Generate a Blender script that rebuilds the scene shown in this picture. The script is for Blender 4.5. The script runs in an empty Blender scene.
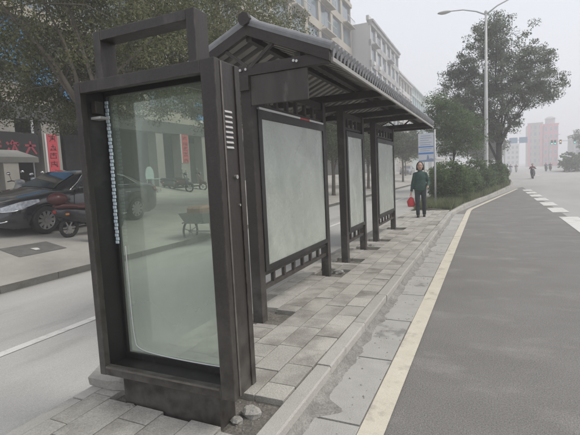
import bpy, math, random
import numpy as np
from mathutils import Vector, Matrix

random.seed(7)
RNG = np.random.default_rng(7)
S = bpy.context.scene
COL = S.collection
PI = math.pi

# ------------------------------------------------------------------ camera
CAMZ = 1.58
cam_d = bpy.data.cameras.new('camera')
cam_d.sensor_width = 36.0
cam_d.lens = 430.0 / 580.0 * 36.0
cam_d.clip_start = 0.05
cam_d.clip_end = 3000
cam = bpy.data.objects.new('camera', cam_d)
COL.objects.link(cam)
cam.matrix_world = Matrix(((0.90749477, 0.00067735, 0.42006284, 0.0),
                           (0.41744014, 0.11012868, -0.90200632, 0.0),
                           (-0.04687194, 0.99391711, 0.09965845, CAMZ),
                           (0, 0, 0, 1)))
S.camera = cam

# ------------------------------------------------------------------ sky and sun (thin overcast)
SUN_EL, SUN_AZ = math.radians(52), math.radians(75)      # azimuth from +Y towards +X
w = bpy.data.worlds.new('World')
S.world = w
w.use_nodes = True
nt = w.node_tree
nt.nodes.clear()
out = nt.nodes.new('ShaderNodeOutputWorld')
bg = nt.nodes.new('ShaderNodeBackground')
sky = nt.nodes.new('ShaderNodeTexSky')
sky.sky_type = 'NISHITA'
sky.sun_disc = False
sky.sun_elevation = SUN_EL
sky.sun_rotation = SUN_AZ
sky.dust_density = 6.0
sky.air_density = 1.2
sky.ozone_density = 1.0
ov = nt.nodes.new('ShaderNodeMix')
ov.data_type = 'RGBA'
ov.inputs['Factor'].default_value = 0.86
ov.inputs[7].default_value = (6.95, 7.12, 7.6, 1)        # even cloud cover
nt.links.new(sky.outputs[0], ov.inputs[6])
nt.links.new(ov.outputs[2], bg.inputs[0])
bg.inputs[1].default_value = 0.108
nt.links.new(bg.outputs[0], out.inputs[0])

sd = bpy.data.lights.new('sun', 'SUN')
sd.energy = 1.5
sd.angle = math.radians(25)
sd.color = (1.0, 0.955, 0.88)
sun = bpy.data.objects.new('sun', sd)
COL.objects.link(sun)
sun.rotation_euler = (PI / 2 - SUN_EL, 0, PI - SUN_AZ)

S.view_settings.view_transform = 'Standard'
S.view_settings.look = 'None'
S.view_settings.gamma = 1.0
S.view_settings.exposure = 0.38
S.render.engine = 'CYCLES'
try:
    S.cycles.volume_bounces = 1
    S.cycles.transparent_max_bounces = 16
    S.cycles.max_bounces = 7
except Exception:
    pass


# ------------------------------------------------------------------ materials
def mat(name, col, rough=0.8, col2=None, nscale=4.0, bump=0.0, bscale=40.0, metal=0.0, spec=0.4,
        coat=0.0, dirt=None, dscale=1.2, dlo=0.5, dhi=0.65, isl=0.0, rnd=0.0, fine=0.0, fscale=170.0, wear=None, spray_sheen=None, swirl=0.0, rough2=None, detail=6.0, stretch=None):
    m = bpy.data.materials.new(name)
    m.use_nodes = True
    t = m.node_tree
    N, L = t.nodes, t.links
    b = N['Principled BSDF']
    b.inputs['Roughness'].default_value = rough
    b.inputs['Metallic'].default_value = metal
    b.inputs['Specular IOR Level'].default_value = spec
    b.inputs['Coat Weight'].default_value = coat
    b.inputs['Coat Roughness'].default_value = 0.08
    tc = N.new('ShaderNodeTexCoord')
    if rnd > 0:           # shared meshes: shift the pattern from one object to the next
        oi = N.new('ShaderNodeObjectInfo')
        sc = N.new('ShaderNodeVectorMath'); sc.operation = 'SCALE'; sc.inputs[3].default_value = 37.0
        cmb = N.new('ShaderNodeCombineXYZ')
        L.new(oi.outputs['Random'], cmb.inputs[0]); L.new(oi.outputs['Random'], cmb.inputs[1])
        L.new(cmb.outputs[0], sc.inputs[0])
        ad = N.new('ShaderNodeVectorMath'); ad.operation = 'ADD'
        geo = N.new('ShaderNodeNewGeometry')
        L.new(geo.outputs['Position'], ad.inputs[0]); L.new(sc.outputs[0], ad.inputs[1])
        vec = ad.outputs[0]
    else:
        geo = N.new('ShaderNodeNewGeometry')
        vec = geo.outputs['Position']
    if stretch:
        mp = N.new('ShaderNodeMapping'); mp.inputs['Scale'].default_value = stretch
        L.new(vec, mp.inputs['Vector']); vec = mp.outputs[0]

    def noise(scale, det=detail):
        n = N.new('ShaderNodeTexNoise'); n.inputs['Scale'].default_value = scale; n.inputs['Distortion'].default_value = swirl
        n.inputs['Detail'].default_value = det; n.inputs['Roughness'].default_value = 0.62
        L.new(vec, n.inputs['Vector']); return n.outputs['Fac']

    def ramp(fac, lo, hi):
        r = N.new('ShaderNodeMapRange'); r.inputs[1].default_value = lo; r.inputs[2].default_value = hi
        L.new(fac, r.inputs[0]); return r.outputs[0]

    def mix(fac, a, c2):
        x = N.new('ShaderNodeMix'); x.data_type = 'RGBA'
        if isinstance(fac, float): x.inputs[0].default_value = fac
        else: L.new(fac, x.inputs[0])
        for i, v in ((6, a), (7, c2)):
            if isinstance(v, tuple): x.inputs[i].default_value = (*v, 1)
            else: L.new(v, x.inputs[i])
        return x.outputs[2]
    cur = col
    if col2 is not None:
        cur = mix(ramp(noise(nscale), 0.32, 0.68), col, col2)
    if dirt is not None:
        cur = mix(ramp(noise(dscale), dlo, dhi), cur, dirt)
    if isl > 0 or rnd > 0:
        if isl > 0:
            g2 = N.new('ShaderNodeNewGeometry'); rv = g2.outputs['Random Per Island']; amt = isl
        else:
            rv = oi.outputs['Random']; amt = rnd
        mr = N.new('ShaderNodeMapRange'); mr.inputs[3].default_value = 1 - amt; mr.inputs[4].default_value = 1 + amt
        L.new(rv, mr.inputs[0])
        hs = N.new('ShaderNodeHueSaturation'); L.new(mr.outputs[0], hs.inputs['Value'])
        if isinstance(cur, tuple): hs.inputs['Color'].default_value = (*cur, 1)
        else: L.new(cur, hs.inputs['Color'])
        cur = hs.outputs[0]
    if fine > 0:
        mr = N.new('ShaderNodeMapRange'); mr.inputs[1].default_value = 0.25; mr.inputs[2].default_value = 0.75
        mr.inputs[3].default_value = 1 - fine; mr.inputs[4].default_value = 1 + fine
        n_ = N.new('ShaderNodeTexNoise'); n_.inputs['Scale'].default_value = fscale; n_.inputs['Detail'].default_value = 3
        L.new(geo.outputs['Position'], n_.inputs['Vector']); L.new(n_.outputs['Fac'], mr.inputs[0])
        hs = N.new('ShaderNodeHueSaturation'); L.new(mr.outputs[0], hs.inputs['Value'])
        if isinstance(cur, tuple): hs.inputs['Color'].default_value = (*cur, 1)
        else: L.new(cur, hs.inputs['Color'])
        cur = hs.outputs[0]
    if spray_sheen is not None:      # lower part paled: splash dust on steel and timber, painted reflection on panel glass: (z full, z none, amount, colour)
        sx = N.new('ShaderNodeSeparateXYZ'); L.new(geo.outputs['Position'], sx.inputs[0])
        zr = N.new('ShaderNodeMapRange'); zr.interpolation_type = 'SMOOTHSTEP'
        zr.inputs[1].default_value = spray_sheen[1]; zr.inputs[2].default_value = spray_sheen[0]; zr.inputs[4].default_value = spray_sheen[2]
        L.new(sx.outputs[2], zr.inputs[0])
        ns_ = N.new('ShaderNodeTexNoise'); ns_.inputs['Scale'].default_value = 9; ns_.inputs['Detail'].default_value = 8
        L.new(geo.outputs['Position'], ns_.inputs['Vector'])
        nr_ = N.new('ShaderNodeMapRange'); nr_.inputs[1].default_value = 0.35; nr_.inputs[2].default_value = 0.65
        L.new(ns_.outputs['Fac'], nr_.inputs[0])
        mm_ = N.new('ShaderNodeMath'); mm_.operation = 'MULTIPLY'
        L.new(zr.outputs[0], mm_.inputs[0]); L.new(nr_.outputs[0], mm_.inputs[1])
        cur = mix(mm_.outputs[0], cur, spray_sheen[3])
    if wear is not None:       # paint rubbed thin along the edges
        bv = N.new('ShaderNodeBevel'); bv.samples = 3; bv.inputs['Radius'].default_value = 0.012
        dt = N.new('ShaderNodeVectorMath'); dt.operation = 'DOT_PRODUCT'
        L.new(bv.outputs[0], dt.inputs[0]); L.new(geo.outputs['Normal'], dt.inputs[1])
        m1_ = N.new('ShaderNodeMapRange'); m1_.inputs[1].default_value = 0.995; m1_.inputs[2].default_value = 0.80
        L.new(dt.outputs['Value'], m1_.inputs[0])
        nn_ = N.new('ShaderNodeTexNoise'); nn_.inputs['Scale'].default_value = 14; nn_.inputs['Detail'].default_value = 6
        L.new(geo.outputs['Position'], nn_.inputs['Vector'])
        m2_ = N.new('ShaderNodeMapRange'); m2_.inputs[1].default_value = 0.42; m2_.inputs[2].default_value = 0.62
        L.new(nn_.outputs['Fac'], m2_.inputs[0])
        mu_ = N.new('ShaderNodeMath'); mu_.operation = 'MULTIPLY'
        L.new(m1_.outputs[0], mu_.inputs[0]); L.new(m2_.outputs[0], mu_.inputs[1])
        cur = mix(mu_.outputs[0], cur, wear)
    if isinstance(cur, tuple): b.inputs['Base Color'].default_value = (*cur, 1)
    else: L.new(cur, b.inputs['Base Color'])
    if rough2 is not None:
        mr = N.new('ShaderNodeMapRange'); mr.inputs[1].default_value = 0.35; mr.inputs[2].default_value = 0.65
        mr.inputs[3].default_value = rough; mr.inputs[4].default_value = rough2
        L.new(noise(nscale * 0.7), mr.inputs[0]); L.new(mr.outputs[0], b.inputs['Roughness'])
    if bump > 0:
        bp = N.new('ShaderNodeBump'); bp.inputs['Strength'].default_value = bump
        bp.inputs['Distance'].default_value = 0.02
        L.new(noise(bscale, 4.0), bp.inputs['Height']); L.new(bp.outputs[0], b.inputs['Normal'])
    return m


def leaf_mat(name, col, col2, tr=0.35):
    m = bpy.data.materials.new(name)
    m.use_nodes = True
    t = m.node_tree; N, L = t.nodes, t.links
    N.clear()
    o = N.new('ShaderNodeOutputMaterial')
    g = N.new('ShaderNodeNewGeometry')
    x = N.new('ShaderNodeMix'); x.data_type = 'RGBA'
    x.inputs[6].default_value = (*col, 1); x.inputs[7].default_value = (*col2, 1)
    L.new(g.outputs['Random Per Island'], x.inputs[0])
    nz = N.new('ShaderNodeTexNoise'); nz.inputs['Scale'].default_value = 1.6; nz.inputs['Detail'].default_value = 2
    L.new(g.outputs['Position'], nz.inputs['Vector'])
    mrr = N.new('ShaderNodeMapRange'); mrr.inputs[1].default_value = 0.3; mrr.inputs[2].default_value = 0.7
    mrr.inputs[3].default_value = 0.6; mrr.inputs[4].default_value = 1.4
    L.new(nz.outputs['Fac'], mrr.inputs[0])
    hs = N.new('ShaderNodeHueSaturation'); L.new(mrr.outputs[0], hs.inputs['Value']); L.new(x.outputs[2], hs.inputs['Color'])
    b = N.new('ShaderNodeBsdfPrincipled'); b.inputs['Roughness'].default_value = 0.55
    b.inputs['Specular IOR Level'].default_value = 0.3
    tl = N.new('ShaderNodeBsdfTranslucent')
    ms = N.new('ShaderNodeMixShader'); ms.inputs[0].default_value = tr
    L.new(hs.outputs[0], b.inputs['Base Color']); L.new(hs.outputs[0], tl.inputs[0])
    L.new(b.outputs[0], ms.inputs[1]); L.new(tl.outputs[0], ms.inputs[2]); L.new(ms.outputs[0], o.inputs[0])
    return m


def dusty_glass(name, tint, dust_col, dlo, dhi, scale=3.0, gloss=0.12, stretch=(1, 1, 1), low=None):
    """clear sheet with a film of dust: mostly see-through, streaked with thin grey dust"""
    m = bpy.data.materials.new(name)
    m.use_nodes = True
    t = m.node_tree; N, L = t.nodes, t.links
    N.clear()
    o = N.new('ShaderNodeOutputMaterial')
    tr = N.new('ShaderNodeBsdfTransparent'); tr.inputs[0].default_value = (*tint, 1)
    df = N.new('ShaderNodeBsdfDiffuse'); df.inputs[0].default_value = (*dust_col, 1)
    gl = N.new('ShaderNodeBsdfGlossy'); gl.inputs['Roughness'].default_value = 0.04
    g = N.new('ShaderNodeNewGeometry')
    mp = N.new('ShaderNodeMapping'); mp.inputs['Scale'].default_value = stretch
    L.new(g.outputs['Position'], mp.inputs[0])
    n = N.new('ShaderNodeTexNoise'); n.inputs['Scale'].default_value = scale; n.inputs['Detail'].default_value = 8
    n.inputs['Distortion'].default_value = 0.6
    L.new(mp.outputs[0], n.inputs['Vector'])
    r = N.new('ShaderNodeMapRange'); r.inputs[1].default_value = 0.3; r.inputs[2].default_value = 0.7
    r.inputs[3].default_value = dlo; r.inputs[4].default_value = dhi
    L.new(n.outputs['Fac'], r.inputs[0])
    fac = r.outputs[0]
    if low:      # road spray dried on the lower half of the sheet
        sx = N.new('ShaderNodeSeparateXYZ'); L.new(g.outputs['Position'], sx.inputs[0])
        zr = N.new('ShaderNodeMapRange'); zr.interpolation_type = 'SMOOTHSTEP'
        zr.inputs[1].default_value = low[1]; zr.inputs[2].default_value = low[0]
        zr.inputs[3].default_value = 0.0; zr.inputs[4].default_value = low[2]
        L.new(sx.outputs[2], zr.inputs[0])
        ma = N.new('ShaderNodeMath'); ma.operation = 'MULTIPLY_ADD'; ma.use_clamp = True
        nf = N.new('ShaderNodeMapRange'); nf.inputs[1].default_value = 0.3; nf.inputs[2].default_value = 0.7
        nf.inputs[3].default_value = 0.6; nf.inputs[4].default_value = 1.3
        L.new(n.outputs['Fac'], nf.inputs[0])
        L.new(zr.outputs[0], ma.inputs[0]); L.new(nf.outputs[0], ma.inputs[1]); L.new(r.outputs[0], ma.inputs[2])
        fac = ma.outputs[0]
    m1 = N.new('ShaderNodeMixShader'); L.new(fac, m1.inputs[0])
    L.new(tr.outputs[0], m1.inputs[1]); L.new(df.outputs[0], m1.inputs[2])
    fr = N.new('ShaderNodeFresnel'); fr.inputs[0].default_value = 1.45
    mu = N.new('ShaderNodeMath'); mu.operation = 'MULTIPLY'; mu.inputs[1].default_value = gloss * 8
    mu.use_clamp = True
    L.new(fr.outputs[0], mu.inputs[0])
    m2 = N.new('ShaderNodeMixShader'); L.new(mu.outputs[0], m2.inputs[0])
    L.new(m1.outputs[0], m2.inputs[1]); L.new(gl.outputs[0], m2.inputs[2])
    L.new(m2.outputs[0], o.inputs[0])
    return m


M = {}
M['ground'] = mat('far_ground', (0.22, 0.215, 0.205), 0.95, (0.27, 0.262, 0.25), 0.5)
M['asphalt'] = mat('asphalt_bay', (0.20, 0.192, 0.181), 0.66, (0.232, 0.223, 0.21), 1.3, bump=0.6, bscale=120, dirt=(0.32, 0.307, 0.286),
                   dscale=1.7, dlo=0.53, dhi=0.80, rough2=0.92, stretch=(0.8, 1.15, 1), detail=14, fine=0.45, fscale=110)
M['road'] = mat('road_pale', (0.34, 0.332, 0.318), 0.85, (0.41, 0.40, 0.385), 0.5, bump=0.3, bscale=120, stretch=(1.2, 0.3, 1), fine=0.2)
M['service'] = mat('service_road', (0.39, 0.385, 0.365), 0.85, (0.46, 0.453, 0.43), 0.9, bump=0.35, bscale=110, dirt=(0.28, 0.275, 0.262), dscale=0.7, dlo=0.55, dhi=0.75,
                   stretch=(1.3, 0.35, 1), fine=0.22)
M['walk'] = mat('sidewalk_left', (0.36, 0.345, 0.315), 0.9, (0.44, 0.425, 0.39), 0.8, bump=0.3, bscale=60, dirt=(0.26, 0.25, 0.23), dscale=0.35, dlo=0.5, dhi=0.7, fine=0.2)
M['soil'] = mat('soil', (0.13, 0.12, 0.105), 0.95, (0.21, 0.195, 0.17), 14, bump=1.0, bscale=30, fine=0.35, fscale=60)
M['slab'] = mat('paving_slab', (0.46, 0.442, 0.402), 0.85, (0.385, 0.37, 0.335), 3.0, bump=0.45, bscale=70, dirt=(0.235, 0.221, 0.195), dscale=1.5, dlo=0.47, dhi=0.66, rnd=0.10, fine=0.22, fscale=110)
M['kerb'] = mat('kerb_stone', (0.45, 0.435, 0.40), 0.85, (0.39, 0.375, 0.345), 4.0, bump=0.4, bscale=70, dirt=(0.25, 0.243, 0.228), dscale=2.2, dlo=0.55, dhi=0.70, rnd=0.05, fine=0.18)
M['gutter'] = mat('gutter_concrete', (0.43, 0.42, 0.395), 0.7, (0.37, 0.36, 0.335), 5.0, bump=0.35, bscale=80, dirt=(0.24, 0.235, 0.222), dscale=2.6, dlo=0.58, dhi=0.66, rnd=0.05, rough2=0.9, fine=0.18)
M['silt'] = mat('wet_silt', (0.18, 0.172, 0.158), 0.6, (0.30, 0.288, 0.265), 8.0, bump=0.6, bscale=50, fine=0.3, fscale=80)
M['yellow'] = mat('yellow_paint', (0.57, 0.53, 0.43), 0.7, (0.64, 0.60, 0.50), 6.0, bump=0.2, bscale=120, dirt=(0.38, 0.35, 0.30), dscale=5, dlo=0.54, dhi=0.72, fine=0.14)
M['white_line'] = mat('white_paint', (0.60, 0.59, 0.56), 0.7, (0.68, 0.67, 0.64), 5.0, dirt=(0.40, 0.393, 0.375), dscale=4, dlo=0.52, dhi=0.72, fine=0.12)
M['metal'] = mat('brown_painted_steel', (0.021, 0.0165, 0.014), 0.40, (0.034, 0.028, 0.024), 2.5, bump=0.12, bscale=50, spec=0.5, wear=(0.12, 0.105, 0.09), spray_sheen=(0.15, 1.25, 0.5, (0.16, 0.15, 0.135)),
                 dirt=(0.085, 0.076, 0.068), dscale=4.5, dlo=0.56, dhi=0.82, rough2=0.62, stretch=(1, 1, 0.22), fine=0.25, fscale=90)
M['metal_dark'] = mat('dark_inner_steel', (0.014, 0.0135, 0.013), 0.5, (0.024, 0.023, 0.0215), 3, dirt=(0.085, 0.082, 0.076), dscale=2.0, dlo=0.56, dhi=0.8)
M['wood'] = mat('dark_stained_timber', (0.026, 0.021, 0.018), 0.6, (0.045, 0.038, 0.033), 3.0, wear=(0.12, 0.105, 0.092), spray_sheen=(0.1, 0.9, 0.45, (0.16, 0.15, 0.135)), bump=0.25, bscale=30, dirt=(0.11, 0.102, 0.094), dscale=3.0, dlo=0.6, dhi=0.8, stretch=(1, 0.4, 1))
M['batten'] = mat('roof_batten', (0.26, 0.245, 0.225), 0.7, (0.33, 0.312, 0.285), 4.0, rnd=0.12)
M['deck'] = mat('roof_deck', (0.035, 0.032, 0.03), 0.8, (0.05, 0.046, 0.043), 4.0)
M['plate'] = mat('scratched_name_board', (0.042, 0.035, 0.031), 0.55, (0.07, 0.061, 0.055), 6.0, dirt=(0.16, 0.148, 0.136), dscale=9.0, dlo=0.58, dhi=0.75, stretch=(1, 1, 0.25), bump=0.2, bscale=50)
M['tile'] = mat('grey_roof_tile', (0.17, 0.175, 0.182), 0.55, (0.26, 0.265, 0.272), 6.0, rnd=0.10, bump=0.15, bscale=60)
M['fascia'] = mat('eave_fascia', (0.30, 0.295, 0.285), 0.7, (0.37, 0.362, 0.35), 3.0, dirt=(0.16, 0.155, 0.148), dscale=3, dlo=0.58, dhi=0.78)
M['panel_glass'] = mat('milky_panel_glass', (0.27, 0.30, 0.265), 0.10, (0.37, 0.405, 0.36), 1.1, spec=0.7, dirt=(0.45, 0.485, 0.435), dscale=1.7, dlo=0.52, dhi=0.80, rough2=0.40, stretch=(1, 1, 0.7), fine=0.08, fscale=40, swirl=1.6,
                       spray_sheen=(0.6, 1.5, 0.35, (0.50, 0.52, 0.46)))  # paler lower half puts the panel's reflected brightness into its colour
M['kiosk_glass'] = dusty_glass('kiosk_glass', (0.86, 0.92, 0.87), (0.60, 0.64, 0.56), 0.06, 0.18, 2.2, 0.035, (1, 1, 0.5), low=(0.45, 1.45, 0.34))
M['worn_edge'] = mat('worn_steel_edge', (0.16, 0.145, 0.13), 0.45, (0.09, 0.08, 0.072), 12.0)
M['led'] = mat('led_strip', (0.72, 0.82, 0.90), 0.35)
M['white_plastic'] = mat('white_plastic', (0.62, 0.63, 0.62), 0.5)
M['grey_plastic'] = mat('grey_plastic', (0.42, 0.41, 0.40), 0.5)
M['bolt'] = mat('bolt_steel', (0.45, 0.44, 0.42), 0.35, metal=0.8)
M['red_paint'] = mat('red_paint', (0.42, 0.05, 0.05), 0.5)
M['bark'] = mat('bark', (0.11, 0.095, 0.078), 0.9, (0.17, 0.15, 0.125), 6.0, bump=0.8, bscale=25, stretch=(1, 1, 0.3))
M['bark_dark'] = mat('bark_dark', (0.05, 0.044, 0.04), 0.9, (0.08, 0.07, 0.062), 6.0, bump=0.6, bscale=25)
M['leaf_near'] = leaf_mat('leaf_dusty_olive', (0.070, 0.085, 0.036), (0.235, 0.24, 0.125), 0.5)
M['leaf_street'] = leaf_mat('leaf_street', (0.06, 0.085, 0.048), (0.13, 0.15, 0.085), 0.35)
M['leaf_big'] = leaf_mat('leaf_camphor', (0.085, 0.112, 0.075), (0.185, 0.21, 0.145), 0.48)
M['leaf_bush'] = leaf_mat('leaf_bush', (0.065, 0.115, 0.048), (0.17, 0.225, 0.10), 0.42)
M['grass'] = leaf_mat('grass_blade', (0.12, 0.155, 0.075), (0.25, 0.27, 0.15), 0.4)
M['galv'] = mat('galvanised_post', (0.42, 0.43, 0.44), 0.45, (0.5, 0.51, 0.52), 4.0, metal=0.2)
M['lamp_paint'] = mat('lamp_post_paint', (0.60, 0.61, 0.60), 0.5, (0.52, 0.53, 0.52), 3.0)
M['sign_white'] = mat('sign_white', (0.66, 0.68, 0.72), 0.45, (0.60, 0.62, 0.66), 3.0)
M['sign_blue'] = mat('sign_blue', (0.10, 0.26, 0.60), 0.45)
M['sign_text'] = mat('sign_text', (0.25, 0.32, 0.45), 0.5)
M['paint_black'] = mat('car_paint_black', (0.012, 0.014, 0.019), 0.25, spec=0.5, coat=1.0)
M['paint_grey'] = mat('car_paint_grey', (0.10, 0.11, 0.12), 0.3, coat=1.0)
M['car_glass'] = mat('car_glass', (0.02, 0.026, 0.032), 0.05, spec=0.8)
M['chrome'] = mat('chrome', (0.75, 0.76, 0.78), 0.12, metal=1.0)
M['lens'] = mat('headlight_lens', (0.50, 0.53, 0.58), 0.12, (0.22, 0.24, 0.28), 18.0, spec=0.9, coat=1.0)
M['tail'] = mat('tail_light', (0.42, 0.03, 0.03), 0.2, coat=1.0)
M['amber'] = mat('amber_reflector', (0.60, 0.24, 0.06), 0.25)
M['tyre'] = mat('tyre_rubber', (0.022, 0.022, 0.022), 0.85, (0.035, 0.034, 0.033), 12)
M['rim'] = mat('alloy_rim', (0.40, 0.40, 0.40), 0.35, metal=0.8)
M['black_plastic'] = mat('black_plastic', (0.025, 0.025, 0.026), 0.6)
M['moped_red'] = mat('moped_maroon', (0.07, 0.017, 0.019), 0.45, coat=0.2)
M['moped_silver'] = mat('moped_silver', (0.32, 0.33, 0.35), 0.35, coat=0.5)
M['moped_blue'] = mat('moped_blue', (0.07, 0.10, 0.17), 0.35, coat=0.5)
M['moped_white'] = mat('moped_white', (0.55, 0.55, 0.55), 0.35, coat=0.5)
M['moped_dark'] = mat('moped_black', (0.03, 0.03, 0.035), 0.35, coat=0.5)
M['cart_metal'] = mat('cart_grey_green', (0.14, 0.165, 0.155), 0.7, (0.2, 0.22, 0.21), 6, dirt=(0.2, 0.15, 0.12), dscale=6)
M['cart_load'] = mat('cart_brown_load', (0.24, 0.16, 0.13), 0.9, (0.30, 0.21, 0.17), 10, bump=0.6, bscale=30)
M['cyan'] = mat('pale_cyan_board', (0.36, 0.47, 0.45), 0.6, (0.42, 0.52, 0.50), 4)
M['skin'] = mat('skin', (0.50, 0.32, 0.24), 0.55, (0.54, 0.35, 0.27), 20)
M['hair'] = mat('black_hair', (0.012, 0.010, 0.010), 0.45, (0.03, 0.024, 0.02), 60, bump=0.4, bscale=120)
M['jacket'] = mat('green_jacket', (0.022, 0.058, 0.048), 0.85, (0.055, 0.10, 0.085), 22, bump=0.4, bscale=60)
M['jacket_trim'] = mat('jacket_trim', (0.16, 0.19, 0.17), 0.85, (0.10, 0.13, 0.115), 30)
M['trousers'] = mat('dark_trousers', (0.024, 0.032, 0.036), 0.85, (0.04, 0.05, 0.055), 14)
M['shoe'] = mat('black_shoe', (0.02, 0.02, 0.02), 0.5)
M['bag_red'] = mat('red_bag', (0.62, 0.07, 0.07), 0.5, (0.50, 0.04, 0.05), 12)
M['coat_a'] = mat('coat_maroon', (0.20, 0.05, 0.06), 0.8)
M['coat_b'] = mat('coat_navy', (0.05, 0.06, 0.11), 0.8)
M['coat_c'] = mat('coat_grey', (0.16, 0.16, 0.17), 0.8)
M['eye'] = mat('eye_dark', (0.02, 0.015, 0.012), 0.3)
M['lip'] = mat('lips', (0.33, 0.10, 0.09), 0.5)
M['wall_cream'] = mat('wall_cream', (0.44, 0.405, 0.345), 0.9, (0.37, 0.345, 0.295), 0.6, dirt=(0.27, 0.25, 0.215), dscale=0.35, dlo=0.52, dhi=0.75, stretch=(1, 1, 0.3))
M['wall_white'] = mat('wall_white', (0.58, 0.57, 0.55), 0.9, (0.50, 0.49, 0.475), 0.5, dirt=(0.38, 0.37, 0.355), dscale=0.4, dlo=0.55, dhi=0.78, stretch=(1, 1, 0.3))
M['wall_grey'] = mat('wall_grey', (0.36, 0.355, 0.35), 0.9, (0.42, 0.415, 0.405), 0.6, dirt=(0.26, 0.255, 0.25), dscale=0.4)
M['wall_green'] = mat('wall_green', (0.36, 0.43, 0.41), 0.9, (0.42, 0.48, 0.46), 0.5)
M['wall_pink'] = mat('wall_pink', (0.62, 0.17, 0.22), 0.9, (0.68, 0.22, 0.27), 0.4)
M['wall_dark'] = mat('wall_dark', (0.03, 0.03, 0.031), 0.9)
M['win_frame'] = mat('window_frame', (0.42, 0.42, 0.42), 0.5)
M['win_glass'] = mat('window_glass', (0.10, 0.14, 0.17), 0.08, (0.16, 0.21, 0.24), 0.7, spec=0.7)
M['win_blue'] = mat('window_glass_blue', (0.20, 0.36, 0.46), 0.12, (0.27, 0.42, 0.50), 0.7, spec=0.6)
M['pillar'] = mat('pillar_tile', (0.27, 0.26, 0.235), 0.6, (0.32, 0.305, 0.275), 2.0, dirt=(0.27, 0.26, 0.24), dscale=1.2)
M['shutter'] = mat('shutter_grey', (0.07, 0.07, 0.07), 0.6, (0.10, 0.10, 0.097), 3.0)
M['awning_blue'] = mat('blue_tarp', (0.06, 0.24, 0.50), 0.6, (0.09, 0.30, 0.58), 2.0)
M['canopy_cloth'] = mat('pale_canopy', (0.47, 0.46, 0.42), 0.8, (0.40, 0.39, 0.36), 4.0)
M['banner'] = mat('red_banner', (0.46, 0.055, 0.075), 0.7, (0.52, 0.08, 0.10), 5.0)
M['ink'] = mat('banner_ink', (0.13, 0.035, 0.035), 0.7)
M['red_char'] = mat('red_character', (0.27, 0.05, 0.07), 0.6)
M['banner_edge'] = mat('banner_white_edge', (0.58, 0.57, 0.55), 0.7)
M['roadsign'] = mat('road_sign_face', (0.30, 0.42, 0.55), 0.5)
M['rubble'] = mat('rubble_concrete', (0.40, 0.385, 0.355), 0.9, (0.30, 0.29, 0.265), 9, bump=0.9, bscale=40, rnd=0.15)
M['manhole'] = mat('dark_patch', (0.13, 0.127, 0.12), 0.85, (0.18, 0.176, 0.165), 5.0, bump=0.5, bscale=40)
M['paper'] = mat('paper', (0.6, 0.6, 0.58), 0.8)


def emis(name, col, st):
    m = bpy.data.materials.new(name); m.use_nodes = True
    b = m.node_tree.nodes['Principled BSDF']
    b.inputs['Base Color'].default_value = (*col, 1)
    b.inputs['Emission Color'].default_value = (*col, 1); b.inputs['Emission Strength'].default_value = st
    return m


M['lit_green'] = emis('lit_green', (0.1, 0.9, 0.6), 2.0)
M['lit_amber'] = emis('lit_amber', (1.0, 0.45, 0.2), 1.6)


# ------------------------------------------------------------------ mesh helpers
ORG = {}


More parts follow.
